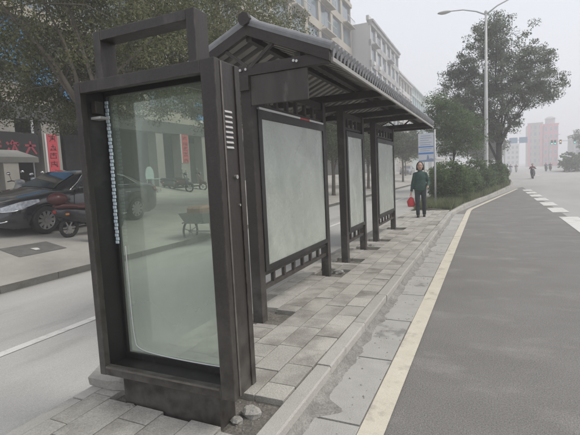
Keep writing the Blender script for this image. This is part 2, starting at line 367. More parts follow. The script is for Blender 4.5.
class MB:
    def __init__(s):
        s.v = []; s.f = []

    def add(s, vs, fs):
        o = len(s.v)
        s.v.extend([tuple(p) for p in vs])
        s.f.extend([tuple(i + o for i in f) for f in fs])
        return s

    def box(s, x0, x1, y0, y1, z0, z1):
        return s.add([(x0, y0, z0), (x1, y0, z0), (x1, y1, z0), (x0, y1, z0), (x0, y0, z1), (x1, y0, z1), (x1, y1, z1), (x0, y1, z1)],
                     [(0, 3, 2, 1), (4, 5, 6, 7), (0, 1, 5, 4), (1, 2, 6, 5), (2, 3, 7, 6), (3, 0, 4, 7)])

    def beam(s, p0, p1, wd, h, up=(0, 0, 1)):
        p0, p1, up = Vector(p0), Vector(p1), Vector(up)
        d = (p1 - p0).normalized(); x = d.cross(up).normalized(); u = x.cross(d).normalized()
        vs = []
        for p in (p0, p1):
            for a, b in ((-1, -1), (1, -1), (1, 1), (-1, 1)):
                vs.append(p + x * a * wd / 2 + u * b * h / 2)
        return s.add(vs, [(0, 1, 2, 3), (7, 6, 5, 4), (0, 4, 5, 1), (1, 5, 6, 2), (2, 6, 7, 3), (3, 7, 4, 0)])

    def cyl(s, p0, p1, r0, r1=None, n=12, a0=0.0, a1=2 * PI, up=None):
        r1 = r0 if r1 is None else r1
        p0, p1 = Vector(p0), Vector(p1)
        d = (p1 - p0).normalized()
        t = Vector(up) if up else (Vector((0, 0, 1)) if abs(d.z) < 0.9 else Vector((1, 0, 0)))
        x = d.cross(t).normalized(); u = x.cross(d).normalized()
        vs = []
        for p, r in ((p0, r0), (p1, r1)):
            for i in range(n):
                a = 2 * PI * i / n
                vs.append(p + x * math.cos(a) * r + u * math.sin(a) * r)
        fs = [(i, (i + 1) % n, n + (i + 1) % n, n + i) for i in range(n)]
        fs += [tuple(range(n - 1, -1, -1)), tuple(range(n, 2 * n))]
        return s.add(vs, fs)

    def tube(s, pts, r, n=8, closed=False):
        pts = [Vector(p) for p in pts]
        rs = r if isinstance(r, (list, tuple)) else [r] * len(pts)
        vs, m = [], len(pts)
        ref = None
        for i, p in enumerate(pts):
            if closed: d = pts[(i + 1) % m] - pts[i - 1]
            else: d = pts[min(i + 1, m - 1)] - pts[max(i - 1, 0)]
            d.normalize()
            if ref is None:
                ref = Vector((0, 0, 1)) if abs(d.z) < 0.9 else Vector((1, 0, 0))
            x = d.cross(ref).normalized(); u = x.cross(d).normalized(); ref = u
            for k in range(n):
                a = 2 * PI * k / n
                vs.append(p + (x * math.cos(a) + u * math.sin(a)) * rs[i])
        fs = []
        for i in range(m if closed else m - 1):
            j = (i + 1) % m
            for k in range(n):
                fs.append((i * n + k, i * n + (k + 1) % n, j * n + (k + 1) % n, j * n + k))
        if not closed:
            fs += [tuple(range(n - 1, -1, -1)), tuple(range((m - 1) * n, m * n))]
        return s.add(vs, fs)

    def ball(s, c, r, n=12, m=8):
        rx, ry, rz = r if isinstance(r, (tuple, list)) else (r, r, r)
        vs = [(c[0], c[1], c[2] - rz)]
        for j in range(1, m):
            t = PI * j / m - PI / 2
            for i in range(n):
                a = 2 * PI * i / n
                vs.append((c[0] + rx * math.cos(t) * math.cos(a), c[1] + ry * math.cos(t) * math.sin(a), c[2] + rz * math.sin(t)))
        vs.append((c[0], c[1], c[2] + rz))
        fs = [(0, 1 + (i + 1) % n, 1 + i) for i in range(n)]
        for j in range(m - 2):
            for i in range(n):
                a = 1 + j * n
                fs.append((a + i, a + (i + 1) % n, a + n + (i + 1) % n, a + n + i))
        a = 1 + (m - 2) * n
        fs += [(a + i, a + (i + 1) % n, len(vs) - 1) for i in range(n)]
        return s.add(vs, fs)

    def capsule(s, p0, p1, r0, r1, n=12):
        p0, p1 = Vector(p0), Vector(p1)
        d = (p1 - p0); ln = d.length; d.normalize()
        t = Vector((0, 0, 1)) if abs(d.z) < 0.9 else Vector((1, 0, 0))
        x = d.cross(t).normalized(); u = x.cross(d).normalized()
        rings = []
        for k in range(1, 4): a = PI / 2 * (1 - k / 4); rings.append((p0 - d * r0 * math.sin(a), r0 * math.cos(a)))
        rings += [(p0, r0), (p1, r1)]
        for k in range(3, 0, -1): a = PI / 2 * (1 - k / 4); rings.append((p1 + d * r1 * math.sin(a), r1 * math.cos(a)))
        vs = [p0 - d * r0]
        for c, r in rings:
            for i in range(n):
                a = 2 * PI * i / n
                vs.append(c + (x * math.cos(a) + u * math.sin(a)) * r)
        vs.append(p1 + d * r1)
        fs = [(0, 1 + (i + 1) % n, 1 + i) for i in range(n)]
        for j in range(len(rings) - 1):
            for i in range(n):
                a = 1 + j * n
                fs.append((a + i, a + (i + 1) % n, a + n + (i + 1) % n, a + n + i))
        a = 1 + (len(rings) - 1) * n
        fs += [(a + i, a + (i + 1) % n, len(vs) - 1) for i in range(n)]
        return s.add(vs, fs)

    def prism(s, poly, axis, a, b):
        """extrude a 2-D polygon (counter-clockwise) along an axis: 'x' -> poly is (y,z); 'y' -> (x,z); 'z' -> (x,y)"""
        n = len(poly)
        def mk(p, t):
            return {'x': (t, p[0], p[1]), 'y': (p[0], t, p[1]), 'z': (p[0], p[1], t)}[axis]
        vs = [mk(p, a) for p in poly] + [mk(p, b) for p in poly]
        fs = [tuple(range(n - 1, -1, -1)), tuple(range(n, 2 * n))] + [(i, (i + 1) % n, n + (i + 1) % n, n + i) for i in range(n)]
        return s.add(vs, fs)

    def build(s, name, material, parent=None, smooth=False, bevel=0.0, world=True, mods=None):
        off = ORG.get(parent.name, Vector((0, 0, 0))) if (parent and world) else Vector((0, 0, 0))
        me = bpy.data.meshes.new(name)
        me.from_pydata([(p[0] - off.x, p[1] - off.y, p[2] - off.z) for p in s.v], [], s.f)
        me.materials.append(material)
        import bmesh
        bm = bmesh.new(); bm.from_mesh(me)
        bmesh.ops.recalc_face_normals(bm, faces=bm.faces)
        bm.to_mesh(me); bm.free()
        if smooth:
            me.polygons.foreach_set('use_smooth', [True] * len(me.polygons))
        o = bpy.data.objects.new(name, me)
        COL.objects.link(o)
        if parent:
            o.parent = parent
            ORG[o.name] = off.copy()
        if bevel > 0:
            bv = o.modifiers.new('bevel', 'BEVEL'); bv.width = bevel; bv.segments = 2; bv.limit_method = 'ANGLE'
            bv.angle_limit = math.radians(40)
            if smooth is False:
                me.polygons.foreach_set('use_smooth', [True] * len(me.polygons))
                bv.harden_normals = True
        return o


def tag(o, label=None, cat=None, group=None, kind=None):
    if label: o['label'] = label
    if cat: o['category'] = cat
    if group: o['group'] = group
    if kind: o['kind'] = kind
    return o


def empty(name, loc, label=None, cat=None, group=None, rz=0.0):
    o = bpy.data.objects.new(name, None)
    o.empty_display_size = 0.2
    COL.objects.link(o)
    o.location = loc; o.rotation_euler = (0, 0, rz)
    ORG[o.name] = Vector(loc)
    return tag(o, label, cat, group)


def part(o, parent):
    o.parent = parent
    return o


def copy_tree(o, parent=None):
    c = o.copy(); COL.objects.link(c); c.parent = parent
    for ch in o.children:
        copy_tree(ch, c)
    return c


def inst(src, parent, loc, rot=(0, 0, 0), scale=(1, 1, 1), name=None):
    o = bpy.data.objects.new(name or src.name.split('.')[0], src.data)
    COL.objects.link(o)
    o.parent = parent
    o.location = loc; o.rotation_euler = rot; o.scale = scale
    for md in src.modifiers:
        if md.type == 'BEVEL':
            b = o.modifiers.new('bevel', 'BEVEL'); b.width = md.width; b.segments = md.segments
            b.limit_method = 'ANGLE'; b.harden_normals = md.harden_normals
    return o


def mesh_np(name, verts, quads, material, parent=None, tris=False):
    me = bpy.data.meshes.new(name)
    k = 3 if tris else 4
    nv, nf = len(verts), len(quads)
    me.vertices.add(nv); me.vertices.foreach_set('co', np.asarray(verts, dtype=np.float32).ravel())
    me.loops.add(nf * k); me.loops.foreach_set('vertex_index', np.asarray(quads, dtype=np.int32).ravel())
    me.polygons.add(nf); me.polygons.foreach_set('loop_start', np.arange(0, nf * k, k, dtype=np.int32))
    me.update(calc_edges=True)
    me.materials.append(material)
    o = bpy.data.objects.new(name, me); COL.objects.link(o)
    if parent: o.parent = parent
    return o


def leaves(name, centers, size, material, parent=None, rng=RNG, up=0.5, aspect=0.45):
    """one diamond-shaped, slightly folded leaf per centre"""
    n = len(centers)
    nrm = rng.normal(size=(n, 3)); nrm[:, 2] += up * np.sign(rng.random(n) - 0.15) * 1.2
    nrm /= np.linalg.norm(nrm, axis=1)[:, None]
    a = rng.normal(size=(n, 3)); a[:, 2] -= 0.35
    a -= (a * nrm).sum(1)[:, None] * nrm; a /= np.linalg.norm(a, axis=1)[:, None]
    b = np.cross(nrm, a)
    s = size * rng.uniform(0.65, 1.3, n)[:, None]
    v = np.empty((n, 4, 3))
    v[:, 0] = centers - a * s * 0.5
    v[:, 1] = centers + b * s * aspect * 0.5 + nrm * s * 0.08
    v[:, 2] = centers + a * s * 0.5
    v[:, 3] = centers - b * s * aspect * 0.5 + nrm * s * 0.08
    q = np.arange(n * 4).reshape(n, 4)
    return mesh_np(name, v.reshape(-1, 3), q, material, parent)


def crown_points(lobes, nclump, per, rc, rng, shell=0.55):
    """clumps of leaf centres spread through ellipsoid lobes: (cx,cy,cz,rx,ry,rz,weight)"""
    L = np.array(lobes); wts = L[:, 6] / L[:, 6].sum()
    idx = rng.choice(len(L), nclump, p=wts)
    d = rng.normal(size=(nclump, 3)); d /= np.linalg.norm(d, axis=1)[:, None]
    rad = (shell + (1 - shell) * rng.random(nclump)) ** 0.8
    inner = rng.random(nclump) < 0.22
    rad = np.where(inner, rng.random(nclump) * shell, rad)
    rad *= 0.86 + 0.28 * rng.random(nclump)
    c = L[idx, :3] + d * L[idx, 3:6] * rad[:, None]
    m = rng.poisson(per, nclump).clip(3)
    rep = np.repeat(np.arange(nclump), m)
    k = len(rep)
    rr = rc * (0.6 + 0.8 * rng.random(nclump))
    p = c[rep] + rng.normal(size=(k, 3)).clip(-1.7, 1.7) * rr[rep][:, None] * np.array([0.55, 0.55, 0.36])
    return p, c


def limb_path(p0, p1, sag, rng, n=5):
    p0, p1 = np.array(p0, float), np.array(p1, float)
    out_ = []
    for i in range(n):
        t = i / (n - 1)
        p = p0 * (1 - t) + p1 * t
        p[2] += sag * math.sin(PI * t)
        if 0 < i < n - 1: p += rng.normal(size=3) * 0.04 * np.linalg.norm(p1 - p0)
        out_.append(tuple(p))
    return out_


def tree(name, base, label, lobes, nclump, per, rc, leaf, leafmat, trunk_r, fork_z, seed, bark='bark', lean=(0, 0), group=None, nlimb=9, shell=0.55):
    rng = np.random.default_rng(seed)
    root = empty(name, base, label, 'tree', group)
    bx, by, bz = base
    fork = (bx + lean[0], by + lean[1], fork_z)
    mid = (bx + lean[0] * 0.4 + 0.04, by + lean[1] * 0.4 - 0.03, bz + (fork_z - bz) * 0.5)
    tk = MB().tube([(bx, by, bz - 0.05), (bx, by, bz + 0.1), mid, fork], [trunk_r * 1.45, trunk_r * 1.1, trunk_r * 0.95, trunk_r * 0.85], 10)
    trunk = tk.build('trunk', M[bark], root, smooth=True)
    pts, cen = crown_points(lobes, nclump, per, rc, rng, shell)
    L = np.array(lobes)
    pick = rng.choice(len(cen), nlimb * 4, replace=False)
    order = np.argsort(cen[pick][:, 2])
    main = []
    for i in range(nlimb):
        lo = L[i % len(L)]
        e = (lo[0] + rng.normal() * lo[3] * 0.35, lo[1] + rng.normal() * lo[4] * 0.35, lo[2] + rng.normal() * lo[5] * 0.3 + lo[5] * 0.2)
        pth = limb_path(fork if i % 3 else mid if i % 2 else fork, e, 0.25, rng)
        main.append(pth)
        lb = MB().tube(pth, [trunk_r * 0.42, trunk_r * 0.32, trunk_r * 0.24, trunk_r * 0.16, trunk_r * 0.07], 7)
        for j in order[i * 4:(i + 1) * 4]:
            q = pth[int(rng.integers(1, 4))]
            # nearest limb point keeps the twig short
            tgt = cen[pick[j]]
            lb.tube(limb_path(q, tgt, 0.1, rng, 4), [trunk_r * 0.14, trunk_r * 0.10, trunk_r * 0.07, trunk_r * 0.04], 5)
        lb.build('limb', M[bark], trunk, smooth=True)
    cr = leaves('crown', pts - np.array(base), leaf, leafmat, root, rng)
    return root


def struct(o):
    o['kind'] = 'structure'
    return o


def sz(x):
    """height of the pavement on the far side of the service road"""
    if x > -6.7: return 0.14
    if x > -10: return 0.14 + (-6.7 - x) / 3.3 * 0.36
    if x > -15.9: return 0.50 + (-10 - x) / 5.9 * 0.45
    return 1.25


# ------------------------------------------------------------------ ground, roads
def sheet(name, poly, z, material):
    vs = [(x, y, z) for x, y in poly]
    return struct(MB().add(vs, [tuple(range(len(vs)))]).build(name, material))


def strip(name, cols, ys, zfun, material):
    vs = [(x, y, zfun(x, y)) for y in ys for x in cols]
    n = len(cols)
    fs = [(j * n + i, j * n + i + 1, (j + 1) * n + i + 1, (j + 1) * n + i) for j in range(len(ys) - 1) for i in range(n - 1)]
    return struct(MB().add(vs, fs).build(name, material))


sheet('ground', [(-900, -60), (900, -60), (900, 1500), (-900, 1500)], -0.03, M['ground'])
sheet('main_road', [(-1.05, -20), (17, -20), (17, 420), (-1.05, 420)], -0.006, M['road'])
sheet('bus_bay', [(-1.02, -12), (2.05, -12), (2.05, 33), (1.72, 32), (0.04, 22.5), (-0.72, 17.6), (-1.02, 15.6)], 0.0, M['asphalt'])
sheet('service_road', [(-6.72, -20), (-2.55, -20), (-2.55, 420), (-6.72, 420)], -0.003, M['service'])


def island_right(y):
    if y < 14.7: return -1.2
    pts = [(14.7, -1.2), (18.3, -0.86), (23.4, 0.0), (33.5, 1.3), (41.4, 1.75), (60, 1.9), (420, 1.9)]
    for (a, xa), (b, xb) in zip(pts, pts[1:]):
        if y <= b: return xa + (xb - xa) * (y - a) / (b - a)
    return 1.9


# bedding under the slabs (shows in the joints and holes)
bed = MB().box(-2.5, -1.2, -3.0, 15.4, -0.04, 0.088).build('pavement', M['soil'])
struct(bed)
# planted island beyond the paving
ys = [15.4, 16.5, 18.3, 20, 23.4, 28, 33.5, 37, 41.4, 60, 110]
vs, fs = [], []
for y in ys:
    r = island_right(y)
    vs += [(-2.5, y, -0.04), (-2.5, y, 0.10), ((-2.5 + r) / 2, y, 0.17), (r, y, 0.11), (r, y, -0.04)]
for j in range(len(ys) - 1):
    for i in range(4):
        fs.append((j * 5 + i, j * 5 + i + 1, j * 5 + 5 + i + 1, j * 5 + 5 + i))
fs += [(0, 1, 2, 3, 4)]
struct(MB().add(vs, fs).build('planting_bed', M['soil']))

# left pavement, rising to the shops
strip('far_sidewalk', [-6.55, -7.6, -8.8, -10.0, -12.0, -14.0, -15.9], [-20, 0, 20, 60, 120, 420], lambda x, y: sz(x) - (0.0 if x < -6.6 else 0.0), M['walk'])
struct(MB().box(-40, -15.9, -20, 420, 0.0, 1.25).build('shop_terrace', M['walk']))
struct(MB().box(-15.9, -15.55, -20, 420, 0.0, 1.08).build('terrace_step', M['kerb']))

# ------------------------------------------------------------------ kerbs (each stone a piece)
kerb_proto = MB().box(-0.5, 0.5, -0.5, 0.5, -0.5, 0.5).build('kerb_stone', M['kerb'], bevel=0.0)
kerb_me = kerb_proto.data
bpy.data.objects.remove(kerb_proto)


def piece(name, me, parent, loc, scale, rz=0.0, bev=0.006, rx=0.0, ry=0.0):
    o = bpy.data.objects.new(name, me); COL.objects.link(o); o.parent = parent
    o.location = loc; o.scale = scale; o.rotation_euler = (rx, ry, rz)
    return o


def kerb_line(name, pts, width, z0, z1, step=0.98, y_far=60):
    k = MB()
    root = None
    P = [Vector((a, b, 0)) for a, b in pts]
    stones = []
    for a, b in zip(P, P[1:]):
        ln = (b - a).length
        n = max(1, int(round(ln / step)))
        rz = math.atan2((b - a).y, (b - a).x) - PI / 2
        for i in range(n):
            stones.append((a.lerp(b, (i + 0.5) / n), ln / n - 0.012, rz))
    # mortar bed that all stones sit on, the setting's own mesh
    for a, b in zip(P, P[1:]):
        k.beam((a.x, a.y, (z0 + z1 - 0.03) / 2), (b.x, b.y, (z0 + z1 - 0.03) / 2), width - 0.03, z1 - z0 - 0.05)
    root = struct(k.build(name, M['soil']))
    for c, ln, rz in stones:
        j = random.uniform(-0.004, 0.004)
        piece('kerb_stone', kerb_me2, root, (c.x + j, c.y, (z0 + z1) / 2 + random.uniform(-0.004, 0.003)), (width, ln, z1 - z0), rz + random.uniform(-0.004, 0.004))
    return root


# unit block with chamfered top edges
def chamfer_block(name, m, c=0.07):
    prof = [(-0.5, -0.5), (0.5, -0.5), (0.5, 0.5 - c), (0.5 - c, 0.5), (-0.5 + c, 0.5), (-0.5, 0.5 - c)]
    o = MB().prism(prof, 'y', -0.5, 0.5).build(name, m)
    me = o.data; bpy.data.objects.remove(o); return me


kerb_me2 = chamfer_block('kerb_stone', M['kerb'])
kerb_line('bus_bay_kerb', [(-1.14, -1.0), (-1.14, 14.7), (-0.79, 18.3), (0.07, 23.4), (1.37, 33.5), (1.82, 41.4), (1.97, 60)], 0.118, -0.06, 0.132)
kerb_line('island_back_kerb', [(-2.555, -1.0), (-2.555, 30.0)], 0.11, -0.06, 0.128)
kerb_line('far_sidewalk_kerb', [(-6.775, -1.0), (-6.775, 50)], 0.15, -0.06, 0.145)

# ------------------------------------------------------------------ paving slabs
slab_me = chamfer_block('paving_slab', M['slab'], 0.03)


def slab(x0, x1, y0, y1, zt=0.13, tilt=0.010, rz=0.0):
    g = 0.004
    piece('paving_slab', slab_me, bed, ((x0 + x1) / 2, (y0 + y1) / 2, zt - 0.0275 + random.uniform(-0.0025, 0.0025)),
          (x1 - x0 - 2 * g, y1 - y0 - 2 * g, 0.055), rz + random.uniform(-0.004, 0.004),
          rx=random.uniform(-tilt, tilt) * 0.6, ry=random.uniform(-tilt, tilt))


HOLES = [(-2.28, -1.22, 1.985, 2.34), (-2.24, -1.88, 3.60, 4.0), (-2.24, -2.03, 5.60, 6.05), (-2.24, -2.03, 6.52, 6.80), (-2.24, -2.03, 7.68, 8.0), (-2.24, -1.9, 8.66, 8.95), (-2.24, -1.9, 10.46, 10.8)]


def cut(x0, x1, y0, y1):
    """pieces of a slab that are left beside the holes"""
    for a, b, c, d in HOLES:
        if x0 < b - 0.03 and x1 > a + 0.03 and y0 < d and y1 > c:
            out_ = []
            if c - y0 > 0.07: out_ += cut(x0, x1, y0, c - random.uniform(0, 0.02))
            if y1 - d > 0.07: out_ += cut(x0, x1, d + random.uniform(0, 0.02), y1)
            return out_
    return [(x0, x1, y0, y1)]


rows = [(-2.5, -2.335, (0.30, 0.34)), (-2.335, -2.09, (0.26, 0.50)), (-2.09, -1.86, (0.24, 0.48)), (-1.86, -1.64, (0.24, 0.48)), (-1.64, -1.42, (0.24, 0.46)), (-1.42, -1.205, (0.30, 0.32))]
for ri, (x0, x1, (la, lb)) in enumerate(rows):
    y = -0.6 + 0.13 * ri
    while y < 15.2:
        ln = la if random.random() < 0.45 else lb
        for c_ in cut(x0, x1, y, min(y + ln, 15.36)):
            slab(*c_)
        y += ln

# ------------------------------------------------------------------ gutter plates, silt, road paint
gut = struct(MB().box(-1.078, -0.70, -1.0, 15.2, -0.05, 0.002).build('gutter', M['silt']))
gut_me = chamfer_block('gutter_plate', M['gutter'], 0.02)
y = -0.5
while y < 15:
    ln = 0.98
    piece('gutter_plate', gut_me, gut, (-0.88 + random.uniform(-0.006, 0.006), y + ln / 2, -0.008), (0.30, ln - 0.02, 0.04), random.uniform(-0.006, 0.006))
    y += ln
# bank of wet silt washed against the kerb, with tongues across the plates
ysl = np.arange(-0.8, 15.0, 0.03)
rs_ = np.random.default_rng(5)
wob = np.interp(ysl, np.arange(-1, 16, 0.11), rs_.random(155) ** 1.6)
wob2 = np.interp(ysl, np.arange(-1, 16, 0.5), rs_.random(34))
sw = 0.042 + 0.085 * wob * (0.4 + wob2) + 0.012 * rs_.normal(size=len(ysl))
for yt, wt, ht in ((2.56, 0.30, 0.10), (3.12, 0.10, 0.07), (4.3, 0.13, 0.1), (6.4, 0.12, 0.16), (8.4, 0.11, 0.2)):
    sw = np.maximum(sw, wt * np.exp(-((ysl - yt) / ht) ** 2) * (0.75 + 0.3 * wob))
sw = np.convolve(np.pad(sw, 2, 'edge'), [0.12, 0.22, 0.32, 0.22, 0.12], 'valid').clip(0.03)
vs, fs = [], []
for y_, w_ in zip(ysl, sw):
    w_ = min(w_, 0.345)
    for t_, z_ in ((0, 0.062), (0.18, 0.040), (0.4, 0.0245), (0.7, 0.0175), (1.0, 0.0095)):
        vs.append((-1.0815 + w_ * t_ + (0.004 * rs_.normal() if t_ > 0 else 0), y_, z_))
for j in range(len(ysl) - 1):
    for i in range(4): fs.append((j * 5 + i, j * 5 + i + 1, j * 5 + 6 + i, j * 5 + 5 + i))
so_ = MB().add(vs, fs).build('silt', M['silt'], smooth=True)
tag(so_, 'dark wet silt washed along the foot of the bus bay kerb', 'silt', kind='stuff')


def ribbon(name, pts, wd, z, material, label=None):
    P = [Vector((a, b, 0)) for a, b in pts]
    vs = []
    for i, p in enumerate(P):
        d = (P[min(i + 1, len(P) - 1)] - P[max(i - 1, 0)]).normalized()
        nrm = Vector((d.y, -d.x, 0))
        vs += [(p - nrm * wd / 2).to_tuple()[:2] + (z,), (p + nrm * wd / 2).to_tuple()[:2] + (z,)]
    return struct(MB().add(vs, [(2 * i, 2 * i + 1, 2 * i + 3, 2 * i + 2) for i in range(len(P) - 1)]).build(name, material))


ribbon('yellow_bay_line', [(-0.645, -1.0), (-0.645, 16.3), (-0.60, 16.95), (0.12, 21.4), (1.62, 30.6)], 0.15, 0.0135, M['yellow'])
for i, (a, b) in enumerate([(10.6, 14.4)] + [(15.7 + 2.45 * k, 17.25 + 2.45 * k) for k in range(6)]):
    sheet('lane_dash', [(1.82, a), (2.28, a), (2.28, b), (1.82, b)], 0.006, M['white_line'])
for a, b in ((-0.5, 4.15), (10.0, 14.0), (20, 24), (30, 34)):
    sheet('lane_dash', [(-4.29, a), (-4.17, a), (-4.17, b), (-4.29, b)], 0.003, M['white_line'])
for a, b in ((60, 66), (75, 81)):
    sheet('lane_dash', [(5.5, a), (5.65, a), (5.65, b), (5.5, b)], 0.003, M['white_line'])

# ------------------------------------------------------------------ display kiosk (empty light box)
KX0, KX1, KY0, KY1, KZ0, KZ1 = -2.335, -1.29, 1.93, 2.17, 0.325, 2.205
k = empty('display_kiosk', ((KX0 + KX1) / 2, 2.08, 0.10), 'tall dark brown empty advertising light box with a hollow header frame in the foreground', 'light box')
MB().box(-2.20, -1.44, 1.99, 2.155, 0.06, KZ0 + 0.0).build('plinth', M['metal'], k, bevel=0.006)


def frame_rect(x0, x1, y0, y1, z0, z1, l, r, t, b):
    m = MB()
    m.box(x0, x0 + l, y0, y1, z0, z1); m.box(x1 - r, x1, y0, y1, z0, z1)
    m.box(x0 + l, x1 - r, y0, y1, z1 - t, z1); m.box(x0 + l, x1 - r, y0, y1, z0, z0 + b)
    return m


fy = KY0 + 0.045
ff = empty  # (front frame is built as four members below)
MB().box(KX0, KX0 + 0.05, KY0, fy, KZ0, KZ1).build('frame_stile', M['metal'], k, bevel=0.004)
MB().box(KX1 - 0.092, KX1, KY0, fy, KZ0, KZ1).build('frame_stile', M['metal'], k, bevel=0.004)
MB().box(KX0 + 0.05, KX1 - 0.092, KY0 + 0.002, fy, KZ1 - 0.07, KZ1 - 0.001).build('frame_rail', M['metal'], k, bevel=0.004)
MB().box(KX0 + 0.05, KX1 - 0.092, KY0 + 0.002, fy, KZ0 + 0.001, KZ0 + 0.062).build('frame_rail', M['metal'], k, bevel=0.004)
# thin raised bead along the opening of the front frame
MB().box(KX0 + 0.06, KX1 - 0.10, KY0 - 0.006, KY0 + 0.002, KZ0 + 0.052, KZ0 + 0.060).build('frame_bead', M['worn_edge'], k)
# case: side walls, top and bottom
MB().box(KX0 + 0.004, KX0 + 0.03, fy, KY1, KZ0 + 0.003, KZ1 - 0.003).build('side_panel', M['metal_dark'], k)
MB().box(KX1 - 0.03, KX1 - 0.004, fy, KY1, KZ0 + 0.003, KZ1 - 0.003).build('side_panel', M['metal'], k, bevel=0.003)
MB().box(KX0 + 0.03, KX1 - 0.03, fy, KY1 - 0.04, KZ1 - 0.03, KZ1 - 0.006).build('case_top', M['metal_dark'], k)
MB().box(KX0 + 0.03, KX1 - 0.03, fy, KY1 - 0.04, KZ0 + 0.006, KZ0 + 0.035).build('case_bottom', M['metal_dark'], k)
# back frame
MB().box(KX0 + 0.0305, KX0 + 0.05, KY1 - 0.04, KY1 - 0.001, KZ0 + 0.004, KZ1 - 0.004).build('back_stile', M['metal_dark'], k)
MB().box(KX1 - 0.06, KX1 - 0.0305, KY1 - 0.04, KY1 - 0.001, KZ0 + 0.004, KZ1 - 0.004).build('back_stile', M['metal_dark'], k)
MB().box(KX0 + 0.05, KX1 - 0.06, KY1 - 0.04, KY1 - 0.001, KZ1 - 0.06, KZ1 - 0.004).build('back_rail', M['metal_dark'], k)
MB().box(KX0 + 0.05, KX1 - 0.06, KY1 - 0.04, KY1 - 0.001, KZ0 + 0.004, KZ0 + 0.075).build('back_rail', M['metal_dark'], k)
MB().box(KX0 + 0.05, KX1 - 0.06, KY1 - 0.022, KY1 - 0.016, KZ0 + 0.07, KZ1 - 0.055).build('glass_pane', M['kiosk_glass'], k)
# side seams and vents on the right-hand wall
MB().box(KX1 - 0.005, KX1 + 0.003, fy + 0.006, fy + 0.018, KZ0 + 0.01, KZ1 - 0.01).build('side_bead', M['worn_edge'], k)
MB().box(KX1 - 0.005, KX1 + 0.006, KY1 - 0.05, KY1 - 0.004, KZ0 + 0.008, KZ1 - 0.008).build('side_rib', M['metal'], k, bevel=0.004)
v0 = None
for i in range(8):
    z = 1.735 + i * 0.0275
    m_ = MB(); m_.add([(KX1 - 0.006, 2.0, z), (KX1 - 0.006, 2.07, z), (KX1 + 0.006, 2.07, z + 0.002), (KX1 + 0.006, 2.0, z + 0.002),
                       (KX1 - 0.006, 2.0, z + 0.013), (KX1 - 0.006, 2.07, z + 0.013), (KX1 + 0.001, 2.07, z + 0.013), (KX1 + 0.001, 2.0, z + 0.013)],
                      [(0, 3, 2, 1), (4, 5, 6, 7), (3, 0, 4, 7), (1, 2, 6, 5), (2, 3, 7, 6), (0, 1, 5, 4)])
    m_.build('vent_slot', M['grey_plastic'], k)
MB().cyl((KX1 - 0.01, 2.075, 1.58), (KX1 + 0.012, 2.075, 1.58), 0.012, n=10).build('lock', M['bolt'], k)
MB().cyl((KX1 - 0.01, 2.10, 1.42), (KX1 + 0.006, 2.10, 1.42), 0.007, n=8).build('screw', M['bolt'], k)
# header frame on top
HX0, HX1, HY0, HY1, HZ1 = -2.14, -1.40, 1.935, 2.055, 2.475
MB().box(HX0, HX0 + 0.055, HY0, HY1, KZ1 - 0.004, HZ1).build('header_post', M['metal'], k, bevel=0.004)
MB().box(HX1 - 0.055, HX1, HY0, HY1, KZ1 - 0.004, HZ1).build('header_post', M['metal'], k, bevel=0.004)
MB().box(HX0 + 0.055, HX1 - 0.055, HY0 + 0.002, HY1 - 0.002, HZ1 - 0.055, HZ1 - 0.001).build('header_rail', M['metal'], k, bevel=0.004)
# hanging light strip with its little segments, and the loose cable round the glass
ls = MB()
px = KX0 + 0.062
path = [(px + 0.006 * math.sin(t * 5), KY1 - 0.052, 2.10 - t * 0.92) for t in np.linspace(0, 1, 40)]
for i, p in enumerate(path):
    a = -0.006 if i % 2 else 0.006
    ls.box(p[0] - 0.012 + a * 0.4, p[0] + 0.012 + a * 0.4, p[1] - 0.004, p[1] + 0.004, p[2] - 0.0095, p[2] + 0.0095)
strip_o = ls.build('light_strip', M['led'], k)
cb = [(KX0 + 0.10, KY1 - 0.03, 1.15), (KX0 + 0.103, KY1 - 0.03, 0.7), (KX0 + 0.115, KY1 - 0.03, 0.50), (KX0 + 0.15, KY1 - 0.03, 0.44), (KX0 + 0.3, KY1 - 0.03, 0.415), (KX0 + 0.6, KY1 - 0.03, 0.405),
      (KX1 - 0.16, KY1 - 0.03, 0.41), (KX1 - 0.10, KY1 - 0.03, 0.44), (KX1 - 0.08, KY1 - 0.03, 0.52), (KX1 - 0.075, KY1 - 0.03, 0.75)]
cbs = []
for i in range(len(cb) - 1):
    p0, p1, p2, p3 = (np.array(cb[max(0, min(len(cb) - 1, i + q_))]) for q_ in (-1, 0, 1, 2))
    for t_ in np.linspace(0, 1, 6, endpoint=False):
        cbs.append(tuple(0.5 * ((2 * p1) + (p2 - p0) * t_ + (2 * p0 - 5 * p1 + 4 * p2 - p3) * t_ ** 2 + (3 * p1 - p0 - 3 * p2 + p3) * t_ ** 3)))
cbs.append(cb[-1])
MB().tube(cbs, 0.0045, 6).build('cable', M['white_plastic'], k, smooth=True)
MB().box(KX0 + 0.034, KX0 + 0.075, KY0 + 0.09, KY0 + 0.15, 2.02, 2.10).build('lamp_holder', M['metal'], k, bevel=0.003)
MB().box(KX0 + 0.034, KX0 + 0.12, KY0 + 0.08, KY0 + 0.15, 1.985, 2.0).build('bracket', M['grey_plastic'], k)

